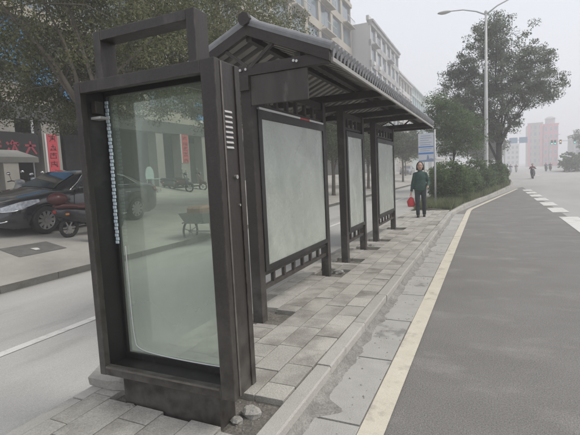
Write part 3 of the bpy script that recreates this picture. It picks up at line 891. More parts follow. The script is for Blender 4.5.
# ------------------------------------------------------------------ bus shelter
RX, RZ = -2.07, 3.045          # ridge
EX = 0.82; SL = 0.43           # half width, slope
GY0, GY1 = 3.66, 11.30
PX0, PX1 = -2.19, -2.08        # posts
TZ0, TZ1 = 2.535, 2.635        # tie beams
sh = empty('bus_shelter', (-2.13, 7.4, 0.10), 'dark timber style bus shelter with tiled gable roof and glass panels along the platform', 'bus shelter')
posts = [3.70, 5.70, 6.62, 7.74, 8.72, 10.52]
for y in posts:
    MB().box(PX0, PX1, y, y + 0.11, 0.05, TZ0 + 0.02).build('post', M['wood'], sh, bevel=0.004)
screens = [(3.81, 5.70), (6.73, 7.74), (8.83, 10.52)]
for (a, b) in screens:
    fz0, fz1 = 0.60, 2.235
    fx0, fx1 = PX0 + 0.005, PX1 + 0.012
    fr = MB()
    fr.box(fx0, fx1, a, a + 0.075, fz0, fz1); fr.box(fx0, fx1, b - 0.055, b, fz0, fz1)
    fr.box(fx0, fx1, a + 0.075, b - 0.055, fz1 - 0.085, fz1); fr.box(fx0, fx1, a + 0.075, b - 0.055, fz0, fz0 + 0.055)
    fo = fr.build('panel_frame', M['metal_dark'], sh)
    MB().box(fx1 - 0.028, fx1 - 0.016, a + 0.07, b - 0.05, fz0 + 0.05, fz1 - 0.08).build('glass_panel', M['panel_glass'], fo)
    MB().box(fx0 + 0.016, fx0 + 0.028, a + 0.07, b - 0.05, fz0 + 0.05, fz1 - 0.08).build('glass_panel', M['panel_glass'], fo)
    rx0, rx1 = PX0 + 0.03, PX1 - 0.03
    MB().box(rx0, rx1, a, b, 0.545, 0.597).build('rail', M['wood'], fo)
    MB().box(rx0, rx1, a, b, 0.40, 0.44).build('rail', M['wood'], fo)
    MB().box(rx0, rx1, a, b, 2.262, 2.30).build('rail', M['wood'], fo)
    MB().box(rx0 - 0.005, rx1 + 0.005, a, b, 2.44, 2.53).build('top_beam', M['wood'], fo)
    n = max(3, int(round((b - a) / 0.27)))
    for i in range(1, n):
        yy = a + (b - a) * i / n
        MB().box(rx0 + 0.006, rx1 - 0.006, yy - 0.02, yy + 0.02, 0.44, 0.545).build('baluster', M['wood'], fo)
        MB().box(rx0 + 0.006, rx1 - 0.006, yy - 0.025, yy + 0.025, 2.30, 2.44).build('baluster', M['wood'], fo)
    if a < 4:  # added strips stand in for the pale band seen behind the balusters
        wb = MB().box(fx1 - 0.03, fx1 + 0.004, a + 0.02, a + 1.05, fz1 + 0.002, fz1 + 0.024).build('backdrop_band', M['white_plastic'], fo)
        MB().box(fx1 - 0.03, fx1 + 0.003, a + 1.05, a + 1.35, fz1 + 0.002, fz1 + 0.022).build('backdrop_red', M['red_paint'], fo)
        MB().box(fx1 - 0.03, fx1 + 0.004, a + 1.35, a + 1.85, fz1 + 0.002, fz1 + 0.024).build('backdrop_band', M['white_plastic'], fo)

# roof and its timber
deck = MB()
th = 0.02
for s in (1, -1):
    xe = RX + s * EX; ze = RZ - EX * SL - 0.045
    zr = RZ - 0.045
    deck.add([(RX, GY0 + 0.02, zr), (xe, GY0 + 0.02, ze), (xe, GY1 - 0.02, ze), (RX, GY1 - 0.02, zr),
              (RX, GY0 + 0.02, zr - th), (xe, GY0 + 0.02, ze - th), (xe, GY1 - 0.02, ze - th), (RX, GY1 - 0.02, zr - th)],
             [(0, 1, 2, 3), (7, 6, 5, 4), (0, 4, 5, 1), (1, 5, 6, 2), (2, 6, 7, 3), (3, 7, 4, 0)])
roof = deck.build('roof', M['deck'], sh)
so = ORG[sh.name]
ang = math.atan(SL)
slope_len = EX / math.cos(ang)
bat = MB().box(0, slope_len - 0.05, -0.035, 0.035, -0.045, 0.0).build('rafter', M['batten'], roof)
bat_me = bat.data; bpy.data.objects.remove(bat)
# mesh was offset by the shelter origin: rebuild plain
bm_ = MB().box(0.02, slope_len - 0.03, -0.045, 0.045, -0.05, 0.0)
bat_me = bm_.build('rafter', M['batten']); bo = bat_me; bat_me = bo.data; bpy.data.objects.remove(bo)
y = GY0 + 0.13
while y < GY1 - 0.1:
    for s in (1, -1):
        o = bpy.data.objects.new('rafter', bat_me); COL.objects.link(o); o.parent = roof
        o.location = (RX - so.x, y - so.y, RZ - 0.045 - th - so.z - 0.004)
        o.rotation_euler = (0, ang, 0) if s == 1 else (0, ang, PI)
    y += 0.19
# tiles: round cover rows and drip tiles
tm = MB()
n = 8
vs = []
for x, r in ((0.03, 0.040), (slope_len + 0.018, 0.044)):
    for i in range(n + 1):
        a = PI * i / n
        vs.append((x, math.cos(a) * r, math.sin(a) * r))
    vs.append((x, -r * 0.8, -0.03)); vs.append((x, r * 0.8, -0.03))
q = n + 3
fs = [(i, i + 1, q + i + 1, q + i) for i in range(q - 1)] + [(q - 1, 0, q, 2 * q - 1), tuple(range(q - 1, -1, -1)), tuple(range(q, 2 * q))]
o = tm.add(vs, fs).build('roof_tile', M['tile'], smooth=False); tile_me = o.data; bpy.data.objects.remove(o)
dm = MB().add([(slope_len - 0.10, -0.03, 0.0), (slope_len + 0.02, -0.03, 0.0), (slope_len + 0.02, 0.03, 0.0), (slope_len - 0.10, 0.03, 0.0),
               (slope_len - 0.10, -0.03, -0.028), (slope_len + 0.03, -0.026, -0.055), (slope_len + 0.03, 0.026, -0.055), (slope_len - 0.10, 0.03, -0.028),
               (slope_len + 0.034, 0.0, -0.095)],
              [(0, 1, 2, 3), (4, 7, 6, 8, 5), (0, 4, 5, 1), (3, 2, 6, 7), (0, 3, 7, 4), (1, 5, 8, 6, 2)])
o = dm.build('drip_tile', M['tile']); drip_me = o.data; bpy.data.objects.remove(o)
pitch = 0.108
nt_ = int((GY1 - GY0 - 0.06) / pitch)
for i in range(nt_ + 1):
    y = GY0 + 0.03 + i * pitch
    for s in (1, -1):
        o = bpy.data.objects.new('roof_tile', tile_me); COL.objects.link(o); o.parent = roof
        o.location = (RX - so.x, y - so.y, RZ - 0.018 - so.z)
        o.rotation_euler = (0, ang, 0) if s == 1 else (0, ang, PI)
        if i < nt_:
            d_ = bpy.data.objects.new('drip_tile', drip_me); COL.objects.link(d_); d_.parent = roof
            d_.location = (RX - so.x, y + pitch / 2 - so.y, RZ - 0.022 - so.z)
            d_.rotation_euler = o.rotation_euler
MB().cyl((RX, GY0 - 0.02, RZ + 0.005), (RX, GY1 + 0.02, RZ + 0.005), 0.05, n=14).build('ridge_cap', M['tile'], roof)
for yy in (GY0 - 0.04, GY1 + 0.0):
    MB().cyl((RX, yy, RZ - 0.005), (RX, yy + 0.05, RZ - 0.005), 0.062, n=8).build('ridge_end', M['wood'], roof)
# barge boards, tie beams, V struts
for yy, thk in ((GY0, 0.045), (GY1 - 0.045, 0.045)):
    for s in (1, -1):
        xe = RX + s * (EX - 0.006); ze = RZ - 0.03 - EX * SL
        m_ = MB().add([(RX, yy, RZ - 0.035), (xe, yy, ze - 0.005), (xe, yy, ze - 0.115), (RX, yy, RZ - 0.145),
                       (RX, yy + thk, RZ - 0.035), (xe, yy + thk, ze - 0.005), (xe, yy + thk, ze - 0.115), (RX, yy + thk, RZ - 0.145)],
                      [(0, 1, 2, 3), (7, 6, 5, 4), (0, 4, 5, 1), (1, 5, 6, 2), (2, 6, 7, 3), (3, 7, 4, 0)])
        m_.build('barge_board', M['wood'], roof, bevel=0.003)
    for s in (1, -1):
        MB().beam((RX + s * 0.02, yy + thk / 2 + 0.012, TZ1 - 0.02), (RX + s * 0.26, yy + thk / 2 + 0.012, RZ - 0.155 - 0.26 * SL + 0.02), 0.03, 0.035, (0, 1, 0)).build('strut', M['wood'], roof)
tie_y = [GY0 + 0.002, 5.72, 6.64, 7.76, 8.74, 10.54, GY1 - 0.062]
for i, yy in enumerate(tie_y):
    MB().box(RX - EX + 0.02, RX + EX - 0.02, yy + (0.02 if i == 0 else 0.0), yy + 0.075, TZ0, TZ1 - (0.0 if i in (0, 6) else 0.004)).build('tie_beam', M['wood'], roof, bevel=0.004)
for s in (1, -1):
    xe = RX + s * EX
    ze = RZ - 0.03 - EX * SL
    a, b = sorted((xe - s * 0.012, xe + s * 0.012))
    MB().box(a, b, GY0 + 0.046, GY1 - 0.046, ze - 0.112, ze - 0.076).build('fascia', M['fascia'], roof)
    MB().box(*sorted((RX + s * 0.46, RX + s * 0.52)), GY0 + 0.05, GY1 - 0.05, TZ1 + 0.0, TZ1 + 0.05).build('purlin', M['wood'], roof)
MB().box(RX - 0.03, RX + 0.03, GY0 + 0.05, GY1 - 0.05, RZ - 0.19, RZ - 0.12).build('ridge_beam', M['wood'], roof)
# hanging name board with bolts
nb = MB().box(-2.075, -1.485, 3.70, 3.725, 2.255, 2.533).build('name_board', M['plate'], sh, bevel=0.003)
MB().box(-2.24, -2.08, 3.665, 3.695, 2.40, 2.535).build('bracket', M['wood'], sh)
for x, z in ((-2.16, 2.59), (-2.10, 2.592), (-1.60, 2.60), (-1.57, 2.592)):
    MB().cyl((x, GY0 + 0.002, z), (x, GY0 + 0.024, z), 0.013, n=8).build('bolt', M['bolt'], sh)

# ------------------------------------------------------------------ loose things at the kiosk base
def rock(name, c, s, seed, label, cat='rubble', group='broken paving lumps round the light box and posts', mt='rubble', flat=1.0):
    rg = random.Random(seed)
    m_ = MB()
    pts = []
    n = 7
    for lev, (zz, rr) in enumerate(((0, 0.95), (0.55, 1.0), (1.0, 0.72))):
        for i in range(n):
            a = 2 * PI * i / n + rg.uniform(-0.2, 0.2)
            k_ = rr * rg.uniform(0.75, 1.1)
            pts.append((c[0] + math.cos(a) * s[0] * k_, c[1] + math.sin(a) * s[1] * k_, c[2] + zz * s[2] * rg.uniform(0.85, 1.1 if lev else 1.0)))
    fs = [tuple(range(n - 1, -1, -1)), tuple(range(2 * n, 3 * n))]
    for lev in range(2):
        for i in range(n):
            a = lev * n
            fs.append((a + i, a + (i + 1) % n, a + n + (i + 1) % n, a + n + i))
    o = m_.add(pts, fs).build(name, M[mt])
    return tag(o, label, cat, group)


cb_ = empty('concrete_slab', (-2.44, 2.18, 0.13), 'broken pale concrete slab leaning against the left foot of the light box', 'concrete slab')
sl_ = MB()
pp = [(-0.19, -0.11), (0.02, -0.125), (0.17, -0.10), (0.19, 0.02), (0.15, 0.12), (-0.08, 0.13), (-0.20, 0.06)]
sl_.add([(x, y, 0.0) for x, y in pp] + [(x * 0.95, y * 0.95, 0.075 + 0.01 * math.sin(9 * x)) for x, y in pp],
        [tuple(range(6, -1, -1)), tuple(range(7, 14))] + [(i, (i + 1) % 7, 7 + (i + 1) % 7, 7 + i) for i in range(7)])
o = sl_.build('slab_body', M['rubble'], cb_, world=False)
o.rotation_euler = (0.34, -0.02, 0.03); o.location = (0, 0, 0.045)
for i, (x, y, sx, sy, szz, lb) in enumerate([
        (-2.13, 1.955, 0.05, 0.035, 0.04, 'small broken lump beside the left end of the light box plinth'),
        (-1.98, 1.96, 0.055, 0.03, 0.03, 'flat broken chip at the middle of the light box plinth'),
        (-1.36, 2.20, 0.075, 0.055, 0.05, 'rounded lump of concrete in the dirt hole right of the light box'),
        (-1.40, 2.10, 0.045, 0.04, 0.03, 'small grey lump touching the right corner of the light box plinth'),
        (-2.02, 5.95, 0.10, 0.08, 0.06, 'broken slab piece on the ground behind the first wide glass panel'),
        (-2.04, 8.13, 0.09, 0.08, 0.07, 'broken slab piece at the foot of the narrow glass panel')]):
    rock('paving_lump', (x, y, 0.088 if i in (2, 3, 4) else 0.10), (sx, sy, szz), 11 + i, lb)

# crumbs of concrete in the holes, the joints and the gutter
gr_ = np.random.default_rng(17)
spots = []
for a, b, c, d in HOLES:
    n_ = 110 if b - a > 0.6 else 34
    spots += [(x_, y_, 0.089) for x_, y_ in zip(gr_.uniform(a, b, n_), gr_.uniform(c, d, n_)) if not (-2.2 < x_ < -1.44 and 1.99 < y_ < 2.155)]
spots += [(x_, y_, 0.0125) for x_, y_ in zip(gr_.uniform(-1.04, -0.74, 130), gr_.uniform(1.5, 9.0, 130))]
spots += [(x_, y_, 0.0) for x_, y_ in zip(gr_.uniform(-0.55, 1.9, 160) , gr_.uniform(1.6, 9.0, 160))]
vs, fs = [], []
for x_, y_, z_ in spots:
    r_ = gr_.uniform(0.003, 0.011) * (0.6 if z_ < 0.01 else 1.0)
    o_ = len(vs)
    a_ = gr_.uniform(0, 6.28)
    for q_ in range(4):
        t_ = a_ + q_ * PI / 2 + gr_.uniform(-0.3, 0.3)
        vs.append((x_ + math.cos(t_) * r_, y_ + math.sin(t_) * r_, z_))
    vs.append((x_ + gr_.uniform(-0.3, 0.3) * r_, y_ + gr_.uniform(-0.3, 0.3) * r_, z_ + r_ * gr_.uniform(0.6, 1.1)))
    fs += [(o_, o_ + 1, o_ + 4), (o_ + 1, o_ + 2, o_ + 4), (o_ + 2, o_ + 3, o_ + 4), (o_ + 3, o_, o_ + 4)]
tag(MB().add(vs, fs).build('gravel', M['rubble']), 'fine crumbs of concrete scattered in the holes and gutter', 'gravel', kind='stuff')

# ------------------------------------------------------------------ bus stop sign
bs = empty('bus_stop_sign', (-1.79, 16.6, 0.12), 'white and blue bus stop board on a thin grey pole beyond the shelter', 'sign')
MB().cyl((-1.79, 16.6, 0.05), (-1.79, 16.6, 2.92), 0.032, n=12).build('pole', M['galv'], bs, smooth=True)
bd = MB().box(-2.37, -1.825, 16.585, 16.615, 1.80, 2.84).build('board', M['sign_white'], bs, bevel=0.004)
MB().box(-2.36, -1.835, 16.578, 16.584, 2.33, 2.37).build('blue_band', M['sign_blue'], bd)
MB().box(-2.36, -1.835, 16.578, 16.584, 2.085, 2.145).build('blue_band', M['sign_blue'], bd)
for i, (z, x0, x1) in enumerate([(2.74, -2.28, -1.93), (2.66, -2.3, -1.9), (2.58, -2.3, -2.0), (2.50, -2.3, -1.9), (2.42, -2.3, -1.95), (2.27, -2.3, -1.9), (2.20, -2.3, -1.96)]):
    MB().box(x0, x1, 16.579, 16.584, z, z + 0.016).build('text_line', M['sign_text'], bd)
MB().add([(-2.36, 16.579, 1.81), (-1.835, 16.579, 1.81), (-1.835, 16.579, 1.90), (-1.93, 16.579, 1.93), (-1.98, 16.579, 1.90), (-2.02, 16.579, 2.05), (-2.05, 16.579, 2.05), (-2.08, 16.579, 1.88), (-2.36, 16.579, 1.86)],
         [tuple(range(9))]).build('printed_skyline', M['sign_text'], bd)
for z in (1.9, 2.75):
    MB().box(-1.83, -1.75, 16.575, 16.625, z - 0.02, z + 0.02).build('clamp', M['galv'], bs)
MB().cyl((-1.79, 16.6, 2.915), (-1.79, 16.6, 2.95), 0.04, 0.015, n=12).build('cap', M['white_plastic'], bs)

# ------------------------------------------------------------------ street lamp
lp = empty('street_lamp', (-0.15, 27.7, 0.10), 'tall pale twin arm street lamp in the planted island in front of the big tree', 'street lamp')
MB().tube([(-0.15, 27.7, 0.05), (-0.15, 27.7, 0.6), (-0.15, 27.7, 4.2), (-0.15, 27.7, 10.1)], [0.14, 0.12, 0.10, 0.055], 12).build('pole', M['lamp_paint'], lp, smooth=True)
MB().cyl((-0.15, 27.7, 0.08), (-0.15, 27.7, 0.45), 0.17, 0.15, n=12).build('base_sleeve', M['lamp_paint'], lp)
for s, ln in ((-1, 2.0), (1, 2.3)):
    up = 0.75 if s == 1 else 0.55
    pts = [(-0.15, 27.7, 10.0), (-0.15 + s * 0.25 * ln, 27.7, 10.0 + up * 0.5), (-0.15 + s * 0.6 * ln, 27.7, 10.0 + up * 0.9), (-0.15 + s * ln * 0.95, 27.7, 10.0 + up)]
    MB().tube(pts, [0.045, 0.04, 0.035, 0.03], 8).build('arm', M['lamp_paint'], lp, smooth=True)
    xh = -0.15 + s * (ln + 0.2)
    hd = MB().ball((xh, 27.7, 10.0 + up), (0.40, 0.16, 0.085), 14, 8).build('lamp_head', M['lamp_paint'], lp, smooth=True)
    MB().ball((xh + s * 0.03, 27.7, 10.0 + up - 0.05), (0.26, 0.11, 0.06), 12, 6).build('lens', M['white_plastic'], hd, smooth=True)
MB().ball((-0.15, 27.7, 10.13), (0.09, 0.09, 0.12), 10, 6).build('finial', M['lamp_paint'], lp, smooth=True)

# ------------------------------------------------------------------ trees and shrubs
big_lobes = [(0.3, 32, 6.3, 3.2, 3.0, 2.3, 5), (0.5, 32, 8.7, 2.5, 2.4, 2.2, 3), (-1.5, 32, 5.3, 1.9, 2.2, 2.3, 2.2), (2.7, 32, 6.3, 1.75, 1.9, 1.25, 1.6), (0.2, 31.5, 4.1, 1.7, 1.8, 1.2, 1.2), (0.3, 32, 10.2, 1.3, 1.3, 1.1, 0.8), (-1.9, 32, 7.8, 1.2, 1.4, 1.2, 0.8), (2.7, 32, 8.0, 1.1, 1.3, 1.0, 0.7)]
tree('broadleaf_tree', (0.58, 32, 0.14), 'large dark round crowned tree behind the street lamp', big_lobes, 640, 100, 0.38, 0.13, M['leaf_big'], 0.20, 3.0, 31, 'bark_dark', nlimb=12)
sm_lobes = [(-1.9, 24, 3.6, 1.1, 1.2, 1.6, 2), (-1.1, 24.3, 3.2, 1.0, 1.1, 1.3, 1.4), (-2.3, 24, 4.6, 0.7, 0.8, 0.9, 0.8)]
tree('young_tree', (-1.7, 24.1, 0.14), 'smaller leafy tree between the bus stop board and the street lamp', sm_lobes, 320, 60, 0.3, 0.10, M['leaf_bush'], 0.08, 1.7, 32, 'bark_dark', nlimb=6)

near_lobes = [(-8.1, 7.2, 5.9, 3.1, 3.2, 2.3, 4), (-9.6, 5.6, 5.2, 2.3, 2.2, 2.0, 2.2), (-7.6, 9.3, 5.4, 2.3, 2.2, 2.0, 2.2), (-8.3, 7.2, 8.2, 2.6, 2.8, 1.6, 2), (-10.2, 8.6, 4.9, 2.0, 2.2, 1.7, 1.5), (-10.2, 7.3, 3.9, 1.7, 1.9, 0.95, 1.3), (-8.6, 8.9, 4.0, 1.5, 1.6, 0.9, 0.8)]
tree('street_tree', (-8.0, 6.85, sz(-8.0)), 'nearest leafy street tree spreading over the parked black car', near_lobes, 1150, 105, 0.36, 0.072, M['leaf_near'], 0.13, 3.1, 41, group='street trees along the service road', nlimb=12)
t2 = [(-8.0, 12.6, 6.0, 2.7, 2.9, 2.2, 4), (-9.0, 11.0, 5.2, 2.2, 2.0, 1.8, 2), (-7.6, 14.6, 5.9, 2.0, 2.2, 1.9, 2), (-8.0, 13.0, 8.2, 2.1, 2.3, 1.5, 1.6), (-8.8, 14, 4.7, 1.9, 2.0, 1.5, 1.2)]
tree('street_tree', (-8.0, 12.1, sz(-8.0)), 'second leafy street tree whose crown shows between light box header and shelter ridge', t2, 820, 95, 0.36, 0.080, M['leaf_near'], 0.12, 3.3, 42, group='street trees along the service road', nlimb=11)
for i, (yy, hh, lb) in enumerate([(17.4, 7.4, 'third street tree hidden largely behind the first wide glass panel'), (23.2, 6.6, 'street tree seen in the gap between the first two glass panels'), (31, 6.6, 'street tree behind the narrow glass panel'),
                                  (45, 7.0, 'street tree over the service road behind the last glass panel'), (64, 7.6, 'far street tree with a thin trunk left of the woman'), (84, 8, 'farthest street tree left of the bus stop board')]):
    x0 = -8.0 if yy < 50 else -11.0
    lo = [(x0, yy, hh - 2.6, 2.3, 2.4, 1.9, 3), (x0 + 0.5, yy + 1.2, hh - 3.3, 1.7, 1.8, 1.4, 1.5), (x0 - 0.6, yy - 1.0, hh - 3.0, 1.8, 1.8, 1.5, 1.5)]
    tree('street_tree', (x0, yy, sz(x0)), lb, lo, 420 if yy < 40 else 300, 55 if yy < 40 else 40, 0.40, 0.11 if yy < 40 else 0.18, M['leaf_street'], 0.10, 2.6, 50 + i, group='street trees along the service road', nlimb=7)


def bush(base, lobes, nclump, per, leaf, label, seed, group='shrubs on the planted island'):
    rng = np.random.default_rng(seed)
    root = empty('shrub', base, label, 'shrub', group)
    pts, cen = crown_points(lobes, nclump, per, 0.16, rng, 0.7)
    pts = pts[pts[:, 2] > base[2] + 0.03]
    st = MB()
    L = np.array(lobes)
    for i in range(7):
        lo = L[i % len(L)]
        e = (lo[0] + rng.normal() * lo[3] * 0.4, lo[1] + rng.normal() * lo[4] * 0.4, lo[2] + lo[5] * 0.5)
        st.tube(limb_path((base[0] + rng.normal() * 0.06, base[1] + rng.normal() * 0.06, base[2] - 0.03), e, 0.05, rng, 4), [0.03, 0.024, 0.016, 0.008], 5)
    st.build('stem', M['bark_dark'], root, smooth=True)
    leaves('foliage', pts - np.array(base), leaf, M['leaf_bush'], root, rng, up=0.8)


bush((-1.45, 19.0, 0.15), [(-1.5, 18.9, 1.0, 0.72, 0.75, 0.85, 3), (-1.15, 19.4, 0.9, 0.5, 0.6, 0.75, 2), (-1.9, 19.1, 0.85, 0.45, 0.6, 0.65, 1)], 420, 26, 0.095, 'big rounded dark shrub right beside the bus stop pole', 61)
bush((-1.15, 22.2, 0.15), [(-1.15, 22.2, 0.85, 0.7, 0.8, 0.7, 3), (-0.75, 22.9, 0.7, 0.45, 0.5, 0.5, 1.2)], 340, 26, 0.105, 'rounded shrub between the big shrub and the street lamp', 62)
bush((-0.45, 26.0, 0.15), [(-0.6, 26.0, 1.0, 0.75, 0.9, 0.9, 3), (-0.1, 27.2, 0.75, 0.5, 0.7, 0.6, 1.4)], 340, 26, 0.12, 'dense shrub at the foot of the street lamp', 63)
bush((0.25, 30.3, 0.15), [(0.15, 30.3, 0.95, 0.7, 1.3, 0.85, 3), (0.55, 32.2, 0.85, 0.55, 1.2, 0.75, 2)], 300, 26, 0.14, 'farther shrub under the big tree by the kerb', 64)
bush((0.75, 36.0, 0.15), [(0.7, 36, 0.85, 0.6, 2.0, 0.8, 3)], 240, 26, 0.16, 'farthest low shrub tapering along the kerb', 65)
bush((-2.2, 21.5, 0.12), [(-2.1, 21.5, 0.9, 0.5, 1.4, 0.85, 3)], 240, 26, 0.11, 'shrub at the back of the island left of the bus stop pole', 66)

# grass on the bed
ng = 22000
rg = np.random.default_rng(70)
gy = 15.6 + (rg.random(ng) ** 1.4) * 22
gr = np.array([island_right(v) for v in gy]) - 0.06
gl = np.maximum(-2.4, gr - 2.2)
gx = gl + (gr - gl) * rg.random(ng)
gz = 0.10 + 0.05 * np.ones(ng)
h = rg.uniform(0.10, 0.36, ng) * (0.4 + 0.8 * (rg.random(ng)))
aa = rg.uniform(0, 2 * PI, ng)
vv = np.empty((ng, 3, 3))
base = np.stack([gx, gy, gz - 0.06], 1)
dx = np.stack([np.cos(aa), np.sin(aa), 0 * aa], 1) * 0.012
tip = np.stack([np.cos(aa + 1.3) * h * 0.5, np.sin(aa + 1.3) * h * 0.5, h + 0.06], 1)
vv[:, 0] = base - dx; vv[:, 1] = base + dx; vv[:, 2] = base + tip
tag(mesh_np('grass', vv.reshape(-1, 3), np.arange(ng * 3).reshape(ng, 3), M['grass'], tris=True), 'pale tufted grass on the planted island by the kerb', 'grass', kind='stuff')


# ------------------------------------------------------------------ parked car
def wheel(root, x, y, z, r, wd, spokes=10, side=1):
    wr = MB()
    # tyre as a lathe about x
    prof = [(0.68 * r, -wd / 2), (0.93 * r, -wd / 2), (r, -wd * 0.32), (r, wd * 0.32), (0.93 * r, wd / 2), (0.68 * r, wd / 2)]
    n = 24
    vs, fs = [], []
    for i in range(n):
        a = 2 * PI * i / n
        for rr, xx in prof: vs.append((x + xx, y + rr * math.cos(a), z + rr * math.sin(a)))
    m_ = len(prof)
    for i in range(n):
        j = (i + 1) % n
        for q_ in range(m_): fs.append((i * m_ + q_, i * m_ + (q_ + 1) % m_, j * m_ + (q_ + 1) % m_, j * m_ + q_))
    t = wr.add(vs, fs).build('wheel', M['tyre'], root, smooth=False)
    rim = MB()
    xs = x + side * wd * 0.34
    for i in range(spokes):
        a = 2 * PI * i / spokes
        c, s_ = math.cos(a), math.sin(a)
        rim.beam((xs, y + c * r * 0.10, z + s_ * r * 0.10), (xs, y + c * r * 0.67, z + s_ * r * 0.67), 0.07 * r / 0.33, 0.03, (1, 0, 0))
    rim.cyl((xs - side * 0.02, y, z), (xs + side * 0.02, y, z), r * 0.17, n=12)
    ring = [(xs, y + math.cos(2 * PI * i / 24) * r * 0.665, z + math.sin(2 * PI * i / 24) * r * 0.665) for i in range(24)]
    rim.tube(ring, 0.022 * r / 0.33, 6, closed=True)
    rim.build('rim', M['rim'], t)
    MB().cyl((x - side * wd * 0.1, y, z), (x + side * wd * 0.05, y, z), r * 0.64, n=20).build('brake_disc', M['black_plastic'], t)
    return t


def car(loc, rz, label, paint, group=None, detail=True, tiltx=0.0):
    """local: nose at y=0 pointing to -y, length 4.9"""
    root = empty('parked_car', (0, 0, 0), label, 'car', group)
    Lc = 4.9; W = 0.92
    R_ = 0.36; wy = (0.98, 3.86); wz = 0.33
    ysn = sorted(set(list(np.linspace(0, Lc, 40)) + [wy[0] + d for d in np.linspace(-R_, R_, 9)] + [wy[1] + d for d in np.linspace(-R_, R_, 9)]))
    def top(y):
        return float(np.interp(y, [0, 0.12, 0.45, 1.3, 1.6, 3.9, 4.5, 4.8, 4.9], [0.62, 0.76, 0.86, 0.99, 1.0, 1.06, 1.07, 1.02, 0.90]))
    def wid(y):
        return float(np.interp(y, [0, 0.08, 0.3, 0.8, 1.5, 3.8, 4.5, 4.8, 4.9], [0.66, 0.76, 0.86, 0.905, 0.91, 0.91, 0.87, 0.78, 0.70]))
    def low(y):
        b = float(np.interp(y, [0, 0.2, 0.5, 4.4, 4.75, 4.9], [0.26, 0.20, 0.19, 0.20, 0.25, 0.36]))
        for c in wy:
            if abs(y - c) < R_: b = max(b, wz + math.sqrt(R_ ** 2 - (y - c) ** 2) - 0.02)
        return b
    vs, fs = [], []
    for y in ysn:
        wv, t, lo = wid(y), top(y), low(y)
        mid_ = max(lo + 0.02, 0.52)
        sec = [(wv * 0.94, lo), (wv * 0.985, max(lo + 0.01, 0.32)), (wv, max(lo + 0.02, mid_)), (wv * 0.985, max(lo + 0.03, t - 0.16)), (wv * 0.93, t - 0.06), (wv * 0.80, t - 0.01), (wv * 0.4, t + 0.012), (0, t + 0.018)]
        row = sec + [(-a, b) for a, b in sec[-2::-1]]
        vs += [(a, y, b) for a, b in row]
    m_ = 15
    for j in range(len(ysn) - 1):
        for i in range(m_ - 1):
            fs.append((j * m_ + i, j * m_ + i + 1, (j + 1) * m_ + i + 1, (j + 1) * m_ + i))
    fs += [tuple(range(m_)), tuple(range((len(ysn) - 1) * m_, len(ysn) * m_))]
    body = MB().add(vs, fs).build('body', paint, root, smooth=True)
    # underbody and wheel wells
    MB().box(-0.70, 0.70, 0.35, 4.6, 0.17, 0.80).build('underbody', M['black_plastic'], root)
    # cabin
    yc = [1.32, 1.7, 2.12, 2.5, 3.0, 3.5, 3.95, 4.42]
    rz_ = [1.0, 1.20, 1.395, 1.445, 1.452, 1.40, 1.27, 1.07]
    def rzf(y): return float(np.interp(y, yc, rz_))
    def bw(y): return float(np.interp(y, [1.32, 1.8, 3.6, 4.42], [0.70, 0.80, 0.80, 0.66]))
    def rw(y): return float(np.interp(y, [1.32, 2.1, 3.4, 4.42], [0.66, 0.57, 0.56, 0.60]))
    vs, fs = [], []
    yy_ = np.linspace(1.32, 4.42, 26)
    for y in yy_:
        zr_ = rzf(y); b0 = top(y) - 0.03
        sec = [(bw(y), b0), (rw(y) + 0.03, max(b0, zr_ - 0.05)), (rw(y) - 0.06, max(b0, zr_ - 0.008)), (0, max(b0 + 0.001, zr_ + 0.012))]
        row = sec + [(-a, b) for a, b in sec[-2::-1]]
        vs += [(a, y, b) for a, b in row]
    for j in range(len(yy_) - 1):
        for i in range(6): fs.append((j * 7 + i, j * 7 + i + 1, (j + 1) * 7 + i + 1, (j + 1) * 7 + i))
    fs += [tuple(range(7)), tuple(range((len(yy_) - 1) * 7, len(yy_) * 7))]
    MB().add(vs, fs).build('cabin', paint, root, smooth=True)
    def sidept(y, t, s, off=0.006):
        zr_ = rzf(y); b0 = top(y) - 0.03; z1 = max(b0, zr_ - 0.05)
        return (s * (bw(y) + (rw(y) + 0.03 - bw(y)) * t + off), y, b0 + (z1 - b0) * t + off * 0.5)
    for s in (1, -1):
        for a, b, ta, tb in ((1.78, 2.62, 0.16, 0.92), (2.70, 3.46, 0.16, 0.92), (3.52, 3.98, 0.22, 0.84)):
            ysw = np.linspace(a, b, 7)
            lo_ = [sidept(y, ta, s) for y in ysw]
            hi_ = []
            for y in ysw:
                tt = tb
                if a < 2: tt = ta + (tb - ta) * min(1, (y - a + 0.02) / 0.42)
                if a > 3.5: tt = ta + (tb - ta) * min(1, (b - y + 0.02) / 0.40)
                hi_.append(sidept(y, max(tt, ta + 0.02), s))
            MB().add(lo_ + hi_, [(i, i + 1, 8 + i, 7 + i) for i in range(6)]).build('side_window', M['car_glass'], root)
        trim = [sidept(y, 0.10, s, 0.010) for y in np.linspace(1.72, 4.06, 14)] + [sidept(y, t, s, 0.010) for y, t in ((3.9, 0.55), (3.62, 0.93), (3.2, 0.97), (2.6, 0.97), (2.2, 0.95), (2.0, 0.62))]
        MB().tube(trim, 0.011, 6, closed=True).build('window_trim', M['chrome'], root, smooth=True)
        MB().ball((s * 0.99, 1.86, 1.05), (0.11, 0.07, 0.075), 12, 8).build('wing_mirror', paint, root, smooth=True)
        MB().beam((s * 0.80, 1.85, 0.995), (s * 0.93, 1.85, 1.02), 0.05, 0.03).build('mirror_arm', M['black_plastic'], root)
        for yd in (2.42, 3.38):
            MB().beam((s * 0.925, yd, 0.86), (s * 0.925, yd + 0.2, 0.865), 0.022, 0.028).build('door_handle', M['chrome'], root)
        for yd in (1.72, 2.66, 3.50):
            MB().beam((s * 0.913, yd, 0.30), (s * 0.905, yd + 0.02, 0.93), 0.006, 0.008, (0, 1, 0)).build('door_seam', M['black_plastic'], root)
